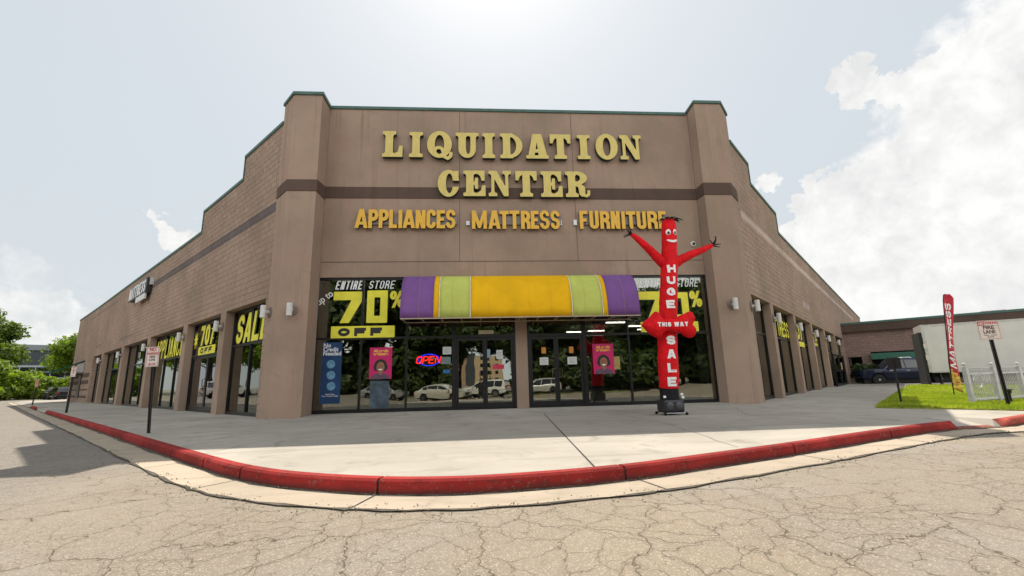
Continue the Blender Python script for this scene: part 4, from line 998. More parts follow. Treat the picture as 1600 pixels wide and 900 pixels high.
# ---------------------------------------------------------------- wall lamps
def lamp():
    t = thing('wall_lamp', (0, 0, 0), '', 'wall lamp', 'white tube wall lamps on the piers')
    m = MB(); m.lathe([(.165, 0), (.165, .02), (.14, .035)], seg=24); put('back_plate', m, plain('lamp_plate', (.17, .12, .10), .6), t, smooth=True)
    put('arm', MB().tube([(0, 0, .03), (0, 0, .15)], .05, 12), plain('lamp_white', (.62, .60, .57), .45), t, smooth=True)
    m = MB(); m.lathe([(.07, -.185), (.08, -.175), (.08, -.02), (.085, -.015), (.085, .015), (.08, .02), (.08, .175), (.07, .185)], seg=20, axis='y'); m.v = [(x, y, z+.19) for x, y, z in m.v]
    put('lamp_tube', m, MATS['lamp_white'], t, smooth=True)
    return t
lamp0 = lamp(); first = [True]
def place_lamp(M, label):
    o = lamp0 if first[0] else copy_tree(lamp0); first[0] = False
    o.matrix_world = M; o['label'] = label
place_lamp(at(FF0, -5.42, 3.04, 1.85), 'white tube wall lamp on the front of the pier left of the entrance')
place_lamp(at(FF0, 8.10, 3.10, 1.45), 'white tube wall lamp on the front of the pier right of the dancing figure')
place_lamp(at(FL, -3.32, 3.05, 0), 'white tube wall lamp on the left flank beside the yellow SALE window')
for k, (u0, u1) in enumerate(pl): place_lamp(at(FL, -(u0+u1)/2, 3.02, 0), 'white tube wall lamp on the %s left flank pier beyond the SALE window' % ['first', 'second', 'third', 'fourth', 'fifth'][k])
place_lamp(at(FRt, 5.62, 3.10, 0), 'white tube wall lamp on the right flank at its corner with the front')
for k, (u0, u1) in enumerate(pr): place_lamp(at(FRt, (u0+u1)/2, 2.98, 0), 'white tube wall lamp on the %s narrow right flank pier from the corner' % ['first', 'second', 'third', 'fourth', 'fifth'][k])
dome = thing('security_camera', None, 'small white dome security camera on the facade beside the right pier', 'camera', mat=SF @ Matrix.Translation((7.72, -.1, 5.55)))
put('mount', MB().lathe([(.09, 0), (.09, -.05), (.07, -.06)], axis='y'), M_WHITE, dome, smooth=True); put('lens', MB().lathe([(.062, -.055), (.055, -.09), (.03, -.11), (.005, -.115)], axis='y'), M_CARGL, dome, smooth=True)
# store inside: strip lights and a display pole by the doors
cl0 = None
for k, (x, y) in enumerate([(7.1, 18.0), (8.6, 17.4), (9.3, 20.6), (8.6, 12.6), (12.2, 17.0), (13.5, 14.0), (10.8, 14.8), (15.5, 18.5)]):
    if cl0 is None:
        cl0 = thing('ceiling_light', (x, y, 4.3), '', 'ceiling light', 'strip lights on the store ceiling'); put('diffuser', MB().box(-.6, .6, -.09, .09, 0, .05), emit('strip_light', (1, .97, .92), 5), cl0); put('housing', MB().box(-.62, .62, -.08, .08, .05, .12), M_WHITE, cl0); o = cl0
    else: o = copy_tree(cl0); o.location = (x, y, 4.3)
    o['label'] = 'glowing strip light on the dim store ceiling seen through the glass'
dp = thing('display_pole', (1.95, -.3, .058), 'thin green pole standing in a yellow bucket inside the right doors', 'pole'); put('bucket', MB().lathe([(.12, 0), (.16, .3), (.15, .3), (.11, .02)], seg=18), plain('yellow_bucket', (.55, .33, .03), .5), dp, smooth=True); put('pole', MB().tube([(0, 0, .02), (0, 0, 3.0)], .035, 10), plain('green_pole', (.20, .30, .12), .6), dp)

# ---------------------------------------------------------------- inflatable dancing tube figure
DY = -4.35
ad = thing('air_dancer', (4.55, DY, 0), 'tall red inflatable tube figure with raised arms and white lettering by the entrance', 'inflatable figure')
def fabric(n, col, tl=.12):
    m, t, p = new_mat(n); b = NB(t); c = b.coord(); mp = b.add('ShaderNodeMapping'); b.link(c, mp.inputs[0]); mp.inputs['Scale'].default_value = (1.5, 1.5, .5)
    a = b.noise(mp.outputs[0], 7, 6, .65, 1.6); f = b.noise(c, 3.5, 5, .65)
    b.link(b.mix(b.rng(f.outputs['Fac'], .35, .65), tuple(x*.85 for x in col), tuple(min(1, x*1.08) for x in col)), p.inputs['Base Color']); p.inputs['Roughness'].default_value = .55; p.inputs['Specular IOR Level'].default_value = .2
    b.link(b.bump(a.outputs['Fac'], .9, .07), p.inputs['Normal']); MATS[n] = m; return m
M_RF = fabric('red_nylon', (.78, .004, .010)); M_BF = fabric('black_nylon', (.012, .012, .014))
cent = [(z, x, r*.90) for z, x, r in [(.60, -.02, .245), (.9, .01, .262), (1.33, .025, .265), (1.9, .07, .255), (2.43, .14, .245), (2.9, .20, .238), (3.4, .26, .232), (3.75, .31, .232), (4.2, .35, .215), (4.6, .38, .205), (4.76, .385, .20), (4.85, .39, .185), (4.90, .392, .13), (4.92, .393, .02)]]
def wobr(z): return 1+.018*math.sin(z*7.3)+.012*math.sin(z*19+1)+.006*math.sin(z*41)
dense = []
for (z0, x0, r0), (z1, x1, r1) in zip(cent[:-1], cent[1:]):
    n = max(2, int((z1-z0)/.07))
    for i in range(n): t = i/n; dense.append((z0+(z1-z0)*t, x0+(x1-x0)*t, r0+(r1-r0)*t))
dense.append(cent[-1])
m = MB(); m.tube([(x, 0, z) for z, x, r in dense], [r*wobr(z) for z, x, r in dense], 28)
# arms grow out of the same skin
for pts, rr in (([(.26, 0, 3.62), (.05, -.02, 3.80), (-.22, -.03, 4.10), (-.45, -.02, 4.34), (-.62, 0, 4.50)], [.14, .125, .10, .08, .055]), ([(.36, 0, 3.66), (.58, -.02, 3.80), (.90, -.03, 3.95), (1.22, -.02, 4.07), (1.48, 0, 4.19)], [.14, .12, .10, .08, .055])):
    q = []; rq = []
    for i in range(len(pts)-1):
        for j in range(5): t = j/5; q.append(tuple(Vector(pts[i]).lerp(Vector(pts[i+1]), t))); rq.append((rr[i]+(rr[i+1]-rr[i])*t)*(1+.03*math.sin((i*5+j)*2.1)))
    q.append(pts[-1]); rq.append(rr[-1]); m.tube(q, rq, 16)
put('body', m, M_RF, ad, smooth=True)
def body_at(z):
    for (z0, x0, r0), (z1, x1, r1) in zip(cent[:-1], cent[1:]):
        if z0 <= z <= z1: t = (z-z0)/(z1-z0); return x0+(x1-x0)*t, r0+(r1-r0)*t
def streamers(name, base, dirs, L, w):
    m = MB(); random.seed(len(name)+int(base[0]*10))
    for d in dirs:
        d = Vector(d).normalized(); p = Vector(base)+Vector((random.uniform(-.03, .03), random.uniform(-.03, .03), 0)); pts = [p]; l = L*random.uniform(.7, 1.15)
        for k in range(5): d = (d+Vector((random.uniform(-.35, .35), random.uniform(-.3, .3), random.uniform(-.35, .3)))).normalized(); p = p+d*l/5; pts.append(p)
        m.tube(pts, [w*(1-.12*k) for k in range(6)], 5)
    return put(name, m, M_BF, ad)
streamers('hand_streamer', (-.63, 0, 4.50), [(-1, 0, .3), (-.8, .2, -.2), (-.4, -.2, .8), (-.9, -.2, .6), (-.2, .1, .9)], .22, .02)
streamers('hand_streamer', (1.49, 0, 4.19), [(1, 0, .5), (.8, .2, .9), (.5, -.2, .9), (1, -.2, .1), (.9, 0, -.3)], .26, .024)
m_h = []
for k in range(18):
    a = k*.35+.1; m_h.append((math.cos(a)*.9, math.sin(a)*.9, .55))
m = MB(); random.seed(3)
for k in range(26):
    a = random.uniform(0, 6.28); rr = random.uniform(.02, .17); p = Vector((.39+rr*math.cos(a), rr*math.sin(a), 4.91-rr*.35)); d = Vector((math.cos(a)*.8+random.uniform(-.2, .35), math.sin(a)*.8, .75)).normalized(); pts = [p]
    for j in range(4): d = (d+Vector((random.uniform(-.3, .4), random.uniform(-.3, .3), -.38))).normalized(); p = p+d*random.uniform(.04, .065); pts.append(p)
    m.tube(pts, [.017, .016, .014, .011, .006], 5)
put('hair', m, M_BF, ad)
def on_body(name, me, x, z, lift=.004):
    cx_, r = body_at(z); r *= 1.02
    for v in me.vertices:
        X = v.co.x+x-cx_; q = max(r*r-X*X, 1e-4); zc = v.co.z
        cz, rz_ = body_at(min(max(z+v.co.y, .61), 4.8)); q2 = max((rz_*1.02)**2-(v.co.x+x-cz)**2, 1e-4)
        v.co = Vector((v.co.x+x, -math.sqrt(q2)-lift-zc, z+v.co.y))
    return link(name, me, ad)
def subdivided(me, n=2):
    bm = bmesh.new(); bm.from_mesh(me); bmesh.ops.triangulate(bm, faces=bm.faces)
    bmesh.ops.subdivide_edges(bm, edges=[e for e in bm.edges if e.calc_length() > .05], cuts=n); bm.to_mesh(me); bm.free(); return me
M_WF = plain('white_print', (.80, .78, .77), .5, var=.04)
for ch, z in zip('HUGE', (3.43, 3.13, 2.84, 2.53)):
    me = subdivided(shape('letter', grot(ch, .205, .20, .058), (0, .205, 0, .20), .004, M_WF, .004)); on_body('letter', me, body_at(z)[0]-.1025-.01, z)
for ch, z in zip('SALE', (1.64, 1.31, .985, .66)):
    me = subdivided(shape('letter', grot(ch, .215, .215, .062), (0, .215, 0, .215), .004, M_WF, .004)); on_body('letter', me, body_at(z)[0]-.105, z)
for x in (-.075, .095):
    on_body('eye', subdivided(shape('eye', s_ell(0, 0, .052, .078), (-.06, .06, -.08, .08), .004, M_WF, .005)), .355+x, 4.50)
    on_body('pupil', subdivided(shape('pupil', s_ell(0, 0, .028, .042), (-.03, .03, -.045, .045), .004, M_INK, .004)), .355+x+.0, 4.475, .010)
on_body('mouth', subdivided(shape('mouth', AND(s_ell(0, .05, .145, .10), s_poly([(-.2, .0), (-.13, .035), (0, .005), (.13, .035), (.2, 0), (.2, -.2), (-.2, -.2)])), (-.15, .15, -.07, .06), .004, M_WF, .005)), .365, 4.27)
# sideways arrow pillow
ar = []
def ah(x):
    P = [(-.57, .012), (-.54, .05), (-.46, .13), (-.34, .235), (-.24, .31), (-.185, .335), (-.14, .32), (-.10, .24), (-.06, .175), (.0, .16), (.22, .16), (.34, .19), (.46, .26), (.58, .315), (.66, .32), (.71, .27), (.735, .12), (.74, .01)]
    for (a, h0), (b, h1) in zip(P[:-1], P[1:]):
        if a <= x <= b: return h0+(h1-h0)*(x-a)/(b-a)
    return .01
m = MB(); i0 = 0; n = 60; seg = 24
for k in range(n+1):
    x = -.57+1.31*k/n; h = ah(x); d = min(.17, h*.6+.03)
    notch = max(0, (x-.5)/.24)
    for j in range(seg):
        t = 2*math.pi*j/seg; zz = h*math.sin(t); sq = 1-.55*notch*math.exp(-(zz/.09)**2)
        m.v.append((x-.10-.07*notch*math.exp(-(zz/.08)**2)*notch, -.30+d*math.cos(t)*sq, 2.10+zz+.012*math.sin(x*21)))
for k in range(n):
    for j in range(seg): m.f.append((k*seg+j, k*seg+(j+1) % seg, (k+1)*seg+(j+1) % seg, (k+1)*seg+j)); m.m.append(0)
m.f.append(tuple(range(seg))); m.f.append(tuple(range(n*seg, n*seg+seg))); m.m += [0, 0]
put('arrow', m, M_RF, ad, smooth=True)
me = shape('lettering', letters_fn('THIS WAY', .74, .105, .03, .022), (0, .74, 0, .105), .006, M_WF, .003)
subdivided(me, 1)
for v in me.vertices:
    x_ = v.co.x-.24; zz_ = v.co.y-.048; h_ = ah(x_); d_ = min(.17, h_*.6+.03)
    v.co = Vector((x_-.10, -.30-d_*math.sqrt(max(.05, 1-(zz_/h_)**2))-.006-v.co.z, 2.10+zz_))
link('lettering', me, ad)
# skirt and blower
m = MB(); m.tube([(-.02, 0, .30), (-.02, 0, .36), (-.02, 0, .48), (-.02, 0, .605)], [.235, .23, .215, .226], 28); put('skirt', m, M_BF, ad, smooth=True)
m = MB(); m.box(-.27, .235, -.25, .25, .05, .36); put('blower', m, plain('black_plastic', (.018, .018, .02), .45), ad, bevel=.06)
m = MB()
for x in (-.13, .09): m.lathe([(.07, -.27), (.085, -.26), (.085, -.245)], c=(x, 0, .22), axis='y', seg=20)
put('vent', m, plain('grey_plastic', (.06, .06, .065), .4), ad, smooth=True)
m = MB(); m.tube([(-.28, -.27, .05), (.25, -.27, .05)], .012, 8); m.tube([(-.28, .26, .05), (.25, .26, .05)], .012, 8); put('skid', m, plain('steel_tube', (.35, .35, .36), .3, .9), ad)
for x in (-.27, .24):
    for y in (-.27, .26): put('castor', MB().lathe([(.035, -.02), (.035, .02)], c=(x, y, .035), axis='y', seg=14), M_BLK, ad)
m = MB()
for z, x in ((.42, -.24), (.47, .18), (.40, .2)): m.box(x-.03, x+.03, -.25, -.235, z-.02, z+.03)
put('buckle', m, M_WHITE, ad)

# ================================================================ STREET FURNITURE
M_POST = plain('dark_post', (.025, .021, .019), .6, .3); M_SGN = plain('sign_white', (.62, .56, .50), .5, var=.08); M_SRED = plain('sign_red', (.42, .02, .025), .5); M_SBACK = plain('sign_back', (.03, .028, .027), .5, .5)
def rrect(w, h, r): return GROW(s_rect(-w/2+r, -h/2+r, w/2-r, h/2-r), r)
def arrow2(w, h): return U(s_rect(-w/2+h*.8, -h*.16, w/2-h*.8, h*.16), s_poly([(-w/2, 0), (-w/2+h, h/2), (-w/2+h, -h/2)]), s_poly([(w/2, 0), (w/2-h, h/2), (w/2-h, -h/2)]))
def post_sign(loc, label, H, w, h, face, lean=(0, 0), style=1, pale=None, post_w=.06):
    "face: direction the panel faces (rotation about z, 0 = towards -y)"
    t = thing('sign_post', loc, label, 'sign', rz=face)
    top = Vector((lean[0], lean[1], H))
    sh = Matrix(((1, 0, lean[0]/H, 0), (0, 1, lean[1]/H, 0), (0, 0, 1, 0), (0, 0, 0, 1)))
    m = MB(); a = post_w
    m.prism([(-a/2, .0), (-a/2, .012), (-a*.25, .012), (-a*.25, .04), (a*.25, .04), (a*.25, .012), (a/2, .012), (a/2, 0), (a*.2, 0), (a*.2, .03), (-a*.2, .03), (-a*.2, 0)][::-1], 0, H-.03)
    me = m.mesh('post', M_POST); me.transform(sh); link('post', me, t)
    zc = H-h/2
    F = sh @ frame((1, 0, 0), (0, -.006, zc))
    sg = pale or M_SGN
    pn = link('panel', shape('panel', rrect(w, h, .035), (-w/2, w/2, -h/2, h/2), .004, [sg, M_SBACK], .006), t, F)
    bd = SUB(GROW(rrect(w-.03, h-.03, .03), 0), rrect(w-.046, h-.046, .025))
    if style:
        link('border', shape('border', bd, (-w/2, w/2, -h/2, h/2), .001, M_SRED, .004), pn, Matrix.Translation((0, 0, .0045)))
    rows = {1: [('NO', .085, .14, .5), ('PARKING', .06, .055, .82), ('FIRE', .048, -.015, .42), ('LANE', .048, -.08, .45)], 2: [('PARKING', .055, .145, .55), ('FIRE', .085, .035, .5), ('LANE', .085, -.065, .55), ('TOW - AWAY', .025, -.125, .6), ('ZONE', .025, -.165, .3)]}[style or 1]
    for k, (tx, th, zz, wd) in enumerate(rows):
        x0 = -w*wd/2 + (w*.16 if style == 2 and k == 0 else 0); sc = h/.44
        me = text('lettering', tx, .1, .001, M_SRED if (style == 1 and k < 2) or (style == 2 and k == 0) else plain('sign_dark_print', (.09, .03, .03), .6), bold=.004, fit=(x0, x0+w*wd, zz*sc-th*sc*.2, zz*sc+th*sc*.8))
        link('lettering', me, pn, Matrix.Translation((0, 0, .0045)))
    if style == 1: link('arrow', shape('arrow', arrow2(w*.6, .05), (-w*.3, w*.3, -.03, .03), .001, M_SRED, .003), pn, Matrix.Translation((0, -h*.365, .0045)))
    if style == 2:
        link('print', shape('print', s_rect(-w*.45, h*.25, -w*.15, h*.45), (-w*.45, -w*.15, h*.2, h*.45), .001, M_SRED, .006), pn, Matrix.Translation((0, 0, .0045)))
        link('lettering', text('lettering', 'NO', .1, .001, M_SGN, bold=.004, fit=(-w*.41, -w*.19, h*.28, h*.42)), pn, Matrix.Translation((0, 0, .006)))
        link('print', shape('print', s_rect(-w*.44, h*.215, w*.44, h*.228), (-w*.44, w*.44, h*.2, h*.24), .001, MATS['sign_dark_print'], .004), pn, Matrix.Translation((0, 0, .0045)))
    return t
post_sign((-6.91, -4.86, 0), 'nearest NO PARKING sign on a dark post at the left kerb', 1.79, .29, .42, R(-8), (-.14, 0))
post_sign((-17.81, 6.14, 0), 'NO PARKING sign on a dark post before the striped end of the left flank', 1.96, .34, .44, R(-20), (.06, 0), post_w=.14)
post_sign((-32.35, 20.63, 0), 'weathered pinkish NO PARKING sign on a short post beyond the left kerb gap', 1.80, .40, .52, R(-20), (.12, 0), pale=plain('faded_sign', (.42, .26, .20), .6), post_w=.12)
post_sign((12.23, -5.22, 0), 'leaning FIRE LANE sign on a dark channel post beside the white picket fence', 2.02, .45, .46, R(-16), (-.05, 0), style=2, post_w=.085)
post_sign((11.26, -3.49, 0), 'low sign seen from behind on a thin dark post at the corner of the lawn', 1.24, .32, .30, R(112), (.02, -.05), style=0, pale=plain('faded_sign', (.42, .26, .20), .6), post_w=.05)

# feather flag
fl = thing('feather_flag', (15.6, -.99, 0.03), 'tall red feather flag with white vertical MATTRESS lettering planted in the lawn', 'flag')
put('pole', MB().tube([(0, 0, 0), (.02, 0, .5), (.10, 0, 1.3), (.24, 0, 2.4), (.35, 0, 3.2), (.42, 0, 3.40), (.52, 0, 3.42)], [.016]*4+[.012, .010, .008], 8), M_BLK, fl, smooth=True)
def flag_x(z): return np.interp(z, [0, .5, 1.3, 2.4, 3.2, 3.4], [0, .02, .10, .24, .35, .42])
m = MB(); nz, nx = 40, 8; rows = []
def flag_pt(s, k):      # k 0..1 bottom to top, s 0..1 across
    z0 = .27+3.13*k; x0 = flag_x(z0)
    w = .30*min(1, (1-k)*16+.25)**.6
    zz = z0 - .16*s*(1-k)**2*1.2 + (.0)
    return (x0+w*s, .035*math.sin(s*4+k*7)+.05*s*math.sin(k*5), zz)
m = MB()
for i in range(nz+1):
    for j in range(nx+1): m.v.append(flag_pt(j/nx, i/nz))
for i in range(nz):
    for j in range(nx): m.f.append((i*(nx+1)+j, i*(nx+1)+j+1, (i+1)*(nx+1)+j+1, (i+1)*(nx+1)+j)); m.m.append(1 if i < 8-j*.35 else 0)
sail = put('sail', m, [plain('flag_red', (.46, .012, .03), .6), plain('flag_yellow', (.55, .36, .04), .6, var=.5, scale=9)], fl, smooth=True, fix=False); sail.modifiers.new('thickness', 'SOLIDIFY').thickness = .004
me = subdivided(shape('lettering', italic(letters_fn('MATTRESS', 2.12, .19, .042, .03), .2), (0, 2.2, 0, .19), .002, M_WINK, .006))
for v in me.vertices:
    k = (v.co.x+.95-.27)/3.13; s = .78-v.co.y/.30; p = flag_pt(s, min(max(k, 0), 1)); v.co = Vector((p[0], p[1]-.006-v.co.z, p[2]))
link('lettering', me, sail)
m = MB()
for k, (a, b) in enumerate([(.05, .25), (.14, .5), (.20, .75), (.09, .75)]):
    p = Vector(flag_pt(b, a)); m.lathe([(.035, -.004), (.035, 0)], c=p+Vector((0, -.006, 0)), axis='y', seg=10)
put('print', m, M_SRED, sail)

# white picket fence, posts with ball caps
fn = thing('picket_fence', (12.5, -4.2, 0), 'low white metal picket fence with ball topped posts at the edge of the lawn', 'fence', rz=math.atan2(.62, 2.3))
M_FW = plain('white_enamel', (.5, .5, .5), .5)
for k in range(5):
    x = 1.19*k
    p = put('post', MB().box(x-.05, x+.05, -.05, .05, 0, .93), M_FW, fn, bevel=.006)
    put('post_cap', MB().lathe([(.062, .93), (.062, .945), (.03, .95), (.025, .96), (.045, .985), (.048, 1.005), (.04, 1.03), (.008, 1.045)], c=(x, 0, 0), seg=16), M_FW, p, smooth=True)
    if k < 4:
        m = MB(); m.box(x+.05, x+1.14, -.02, .02, .74, .79); m.box(x+.05, x+1.14, -.02, .02, .10, .14)
        for j in range(15):
            q = x+.05+1.09*(j+.5)/15; m.box(q-.007, q+.007, -.007, .007, .05, .735); m.box(q-.007, q+.007, -.007, .007, .7905, .90)
        m.box(x+.05, x+1.14, -.015, .015, .905, .925)
        put('picket_panel', m, M_FW, fn)
m = MB(); m.tube([(.36+.19*math.cos(t), -.03, .55+.155*math.sin(t)) for t in [2*math.pi*i/40 for i in range(41)]], .009, 8, cap=False); m.tube([(.36+.14*math.cos(t), -.03, .52+.09*math.sin(t)) for t in [math.pi+math.pi*i/20 for i in range(21)]], .006, 8)
em = put('round_emblem', m, M_FW, fn, smooth=True)
pf = thing('path_light', (13.05, -4.62, .02), 'small black garden light standing by the FIRE LANE post', 'garden light')
put('stake', MB().tube([(0, 0, 0), (0, 0, .27)], .028, 8), M_BLK, pf); put('head', MB().lathe([(.03, .25), (.05, .27), (.055, .33), (.09, .335), (.09, .35), (.02, .37)], seg=16), M_BLK, pf, smooth=True)

# ================================================================ LAWN
LAWN = [(9.72, -4.35), (10.05, -4.72), (10.75, -5.5), (11.3, -6.2), (14.5, -4.3), (20, -.8), (27, 5.2), (26.0, 10.2), (24.9, 9.95)]
m = MB(); m.prism(LAWN, .0, .03); structure('lawn_soil', m, M_SOIL)
def inside(p, poly):
    c = False; n = len(poly)
    for i in range(n):
        a, b = poly[i], poly[(i+1) % n]
        if (a[1] > p[1]) != (b[1] > p[1]) and p[0] < (b[0]-a[0])*(p[1]-a[1])/(b[1]-a[1])+a[0]: c = not c
    return c
random.seed(11); V = []; Fc = []; n = 0
while n < 52000:
    if random.random() < .55: x, y = random.uniform(9.6, 17), random.uniform(-6.3, 2.5)
    else: x, y = random.uniform(9.6, 27), random.uniform(-6.3, 10.2)
    if not inside((x, y), LAWN): continue
    n += 1; h = random.uniform(.03, .075); a = random.uniform(0, 6.28); w = random.uniform(.006, .012)*(1+max(0, y)*.12); lx, ly = random.uniform(-.03, .03), random.uniform(-.03, .03)
    i = len(V); V += [(x-math.cos(a)*w, y-math.sin(a)*w, .03), (x+math.cos(a)*w, y+math.sin(a)*w, .03), (x+lx, y+ly, .03+h)]; Fc.append((i, i+1, i+2))
me = bpy.data.meshes.new('grass'); me.from_pydata(V, [], Fc); me.materials.append(M_GRASS); o = link('grass', me); o['kind'] = 'stuff'; o['label'] = 'short bright green lawn grass beside the right pavement'
# lower lot where the truck stands
m = MB(); m.prism([(24.9, 10.1), (26.1, 10.3), (27.2, 5.2), (33, 9), (62, 24), (75, 60)], -.17, .004); structure('side_lot', m, plain('shaded_asphalt', (.10, .092, .082), .9, var=.3, scale=1))

# ================================================================ VEHICLES
M_TYRE = plain('tyre_rubber', (.014, .014, .014), .8); M_RIM = plain('alloy_rim', (.55, .55, .56), .3, .9); M_CHR = plain('chrome', (.7, .7, .7), .15, 1)
M_HL = plain('headlight_lens', (.7, .72, .74), .1, 0, coat=1); M_TL = plain('taillight_lens', (.35, .01, .015), .15, coat=1); M_TRIM = plain('black_trim', (.015, .015, .016), .5)
def wheel(parent, x, y, r, w, side):
    t = put('wheel', MB().lathe([(r*.62, -w/2), (r*.93, -w/2), (r, -w*.35), (r, w*.35), (r*.93, w/2), (r*.62, w/2)], c=(x, y, r), axis='y', seg=28), M_TYRE, parent, smooth=True)
    m = MB(); yo = y+side*(w/2-.015)
    m.lathe([(r*.66, -.02), (r*.66, .012), (r*.60, .012), (r*.58, -.02)], c=(x, yo, r), axis='y', seg=28)
    for k in range(10 if r > .38 else 6):
        a = 2*math.pi*k/(10 if r > .38 else 6); ca, sa = math.cos(a), math.sin(a)
        p = lambda rr, off: (x+ca*rr-sa*off, r+sa*rr+ca*off)
        q = [p(.05, -.03), p(r*.62, -.038), p(r*.62, .038), p(.05, .03)]
        for dy in (0,): m.poly([(u, yo+side*.012, v) for u, v in q]); m.poly([(u, yo-side*.012, v) for u, v in q])
        for (u0, v0), (u1, v1) in zip(q, q[1:]+q[:1]): m.poly([(u0, yo+side*.012, v0), (u1, yo+side*.012, v1), (u1, yo-side*.012, v1), (u0, yo-side*.012, v0)])
    m.lathe([(.07, -.015), (.07, .018), (.03, .026)], c=(x, yo, r), axis='y', seg=14)
    put('rim', m, M_RIM, t, fix=True)
    put('hub_shadow', MB().lathe([(r*.6, -.01), (r*.6, .0)], c=(x, yo-side*.03, r), axis='y', seg=20), M_TRIM, t) if False else None
def car(name, loc, rz, label, cat, paint, kind='suv', group=None):
    "x runs from rear (-) to front (+), y across, z up"
    P = {'suv': dict(L=4.8, W=.95, sill=.38, belt=1.02, hood=1.06, roof=1.74, deck=1.04, wb=2.85, r=.37, gh=[(-2.30, 1.10), (-2.12, 1.66), (-1.3, 1.74), (.1, 1.74), (.55, 1.66), (1.25, 1.08)]),
         'sedan': dict(L=4.75, W=.90, sill=.32, belt=.93, hood=.93, roof=1.45, deck=1.00, wb=2.75, r=.33, gh=[(-1.95, 1.02), (-1.15, 1.40), (-.5, 1.45), (.2, 1.44), (.65, 1.33), (1.45, .95)]),
         'pickup': dict(L=5.85, W=.99, sill=.50, belt=1.18, hood=1.20, roof=1.90, deck=1.20, wb=3.55, r=.41, gh=[(-.95, 1.2), (-.80, 1.84), (-.5, 1.90), (.55, 1.90), (.85, 1.80), (1.45, 1.22)])}[kind]
    t = thing(name, loc, label, cat, group, rz=rz)
    L, Wd, sill, belt = P['L'], P['W'], P['sill'], P['belt']; hl = L/2
    pm = plain(*paint) if isinstance(paint, tuple) else paint
    fx = P['wb']/2+.05; rx = -P['wb']/2+.05; r = P['r']
    gh = P['gh']
    def top_at(x):
        zs = P['hood'] if x > gh[-1][0] else P['deck']
        if x > hl-.9: zs -= .10*((x-hl+.9)/.9)**2+.02
        if x < -hl+.2: zs -= .06*((-hl+.2-x)/.2)
        return zs
    xs = sorted(set([-hl, -hl+.05, -hl+.2, hl-.05, hl-.2, hl, hl-.5, hl-.9]+[g[0] for g in gh]+[fx+d for d in (-r-.07, -r*.7, 0, r*.7, r+.07)]+[rx+d for d in (-r-.07, -r*.7, 0, r*.7, r+.07)]+[k*.3-hl+.3 for k in range(int(L/.3))]))
    m = MB(); secs = []
    for x in xs:
        e = max(0, abs(x)-(hl-.35))/.35; w = Wd*(1-.16*e*e); zb = sill+.10*e
        for cxw in (fx, rx):
            dd = abs(x-cxw)
            if dd < r+.07: zb = max(zb, r+math.sqrt(max(0, (r+.07)**2-dd**2)))
        zt = top_at(x); zm = sill+(belt-sill)*.55
        zb = min(zb, zt-.12)
        secs.append([(x, 0, zb), (x, w*.94, zb), (x, w, max(zm, zb+.02)), (x, w*.985, max(belt-.06, zb+.04)), (x, w*.93, zt-.015), (x, w*.55, zt+.02), (x, 0, zt+.03)])
    full = [s+[(q[0], -q[1], q[2]) for q in s[-2:0:-1]] for s in secs]
    n = len(full[0])
    for s in full: m.v += s
    for i in range(len(full)-1):
        for j in range(n): m.f.append((i*n+j, i*n+(j+1) % n, (i+1)*n+(j+1) % n, (i+1)*n+j)); m.m.append(0)
    m.f += [tuple(range(n)), tuple((len(full)-1)*n+k for k in range(n))]; m.m += [0, 0]
    # greenhouse shell
    gs = []
    for x, z in gh:
        zb = top_at(x)-.02; k = max(0, (z-zb)/.7); w0 = Wd*.93; w1 = Wd*(.93-.22*min(1, k))
        gs.append([(x, w0, zb), (x, w1, max(z-.05, zb+.005)), (x, w1*.80, max(z, zb+.01)), (x, 0, max(z+.03, zb+.02)), (x, -w1*.80, max(z, zb+.01)), (x, -w1, max(z-.05, zb+.005)), (x, -w0, zb)])
    i0 = len(m.v); n2 = 7
    for s in gs: m.v += s
    for i in range(len(gs)-1):
        for j in range(n2-1): m.f.append((i0+i*n2+j, i0+i*n2+j+1, i0+(i+1)*n2+j+1, i0+(i+1)*n2+j)); m.m.append(0)
    put('body', m, pm, t, smooth=True)
    # glass: side windows and screens standing a little proud of the shell
    def lerp(a, b, k): return tuple(a[q]+(b[q]-a[q])*k for q in range(3))
    for s in (1, -1):
        segs = [(1, 2, .06, .94), (2, 3, .06, .5), (2, 3, .56, .95), (3, 4, .1, .98)] if kind != 'pickup' else [(1, 3, .10, .5), (3, 3, 0, 0), (2, 3, .62, .98)]
        lo = [(gh[0][0]+.18, gh[-1][0]-.30)]
        zl = belt+.03; zh = P['roof']-.14
        bnds = {'suv': [(-2.02, -1.32), (-1.24, -.22), (-.14, .98)], 'sedan': [(-1.45, -1.02), (-.95, -.05), (.03, 1.08)], 'pickup': [(-.78, .12), (.20, 1.18)]}[kind]
        for a, b in bnds:
            zr = lambda x: min(zh, np.interp(x, [g[0] for g in gh], [g[1] for g in gh])-.12)
            wr_ = lambda z: Wd*(.93-.22*max(0, min(1, (z-belt)/.7)))+.012
            pts = [(a, zl), (b, zl), (b, max(zl+.03, zr(b))), ((a+b)/2, zr((a+b)/2)), (a, max(zl+.03, zr(a)))]
            if zr(b) < zl+.1: pts = [(a, zl), (b, zl), (min(b, a+(b-a)*.55), zr(a+(b-a)*.55)), (a, max(zl+.03, zr(a)))]
            mm = MB(); mm.poly([(x, s*wr_(z), z) for x, z in pts]); put('window', mm, M_CARGL, t).modifiers.new('thickness', 'SOLIDIFY').thickness = .01
        for hx in ([-.6, .45] if kind != 'pickup' else [.05, 1.05]): put('door_handle', MB().box(hx-.09, hx+.09, s*Wd-.01*s-.015, s*Wd-.01*s+.02, belt-.16, belt-.125), M_CHR if kind == 'pickup' else pm, t)
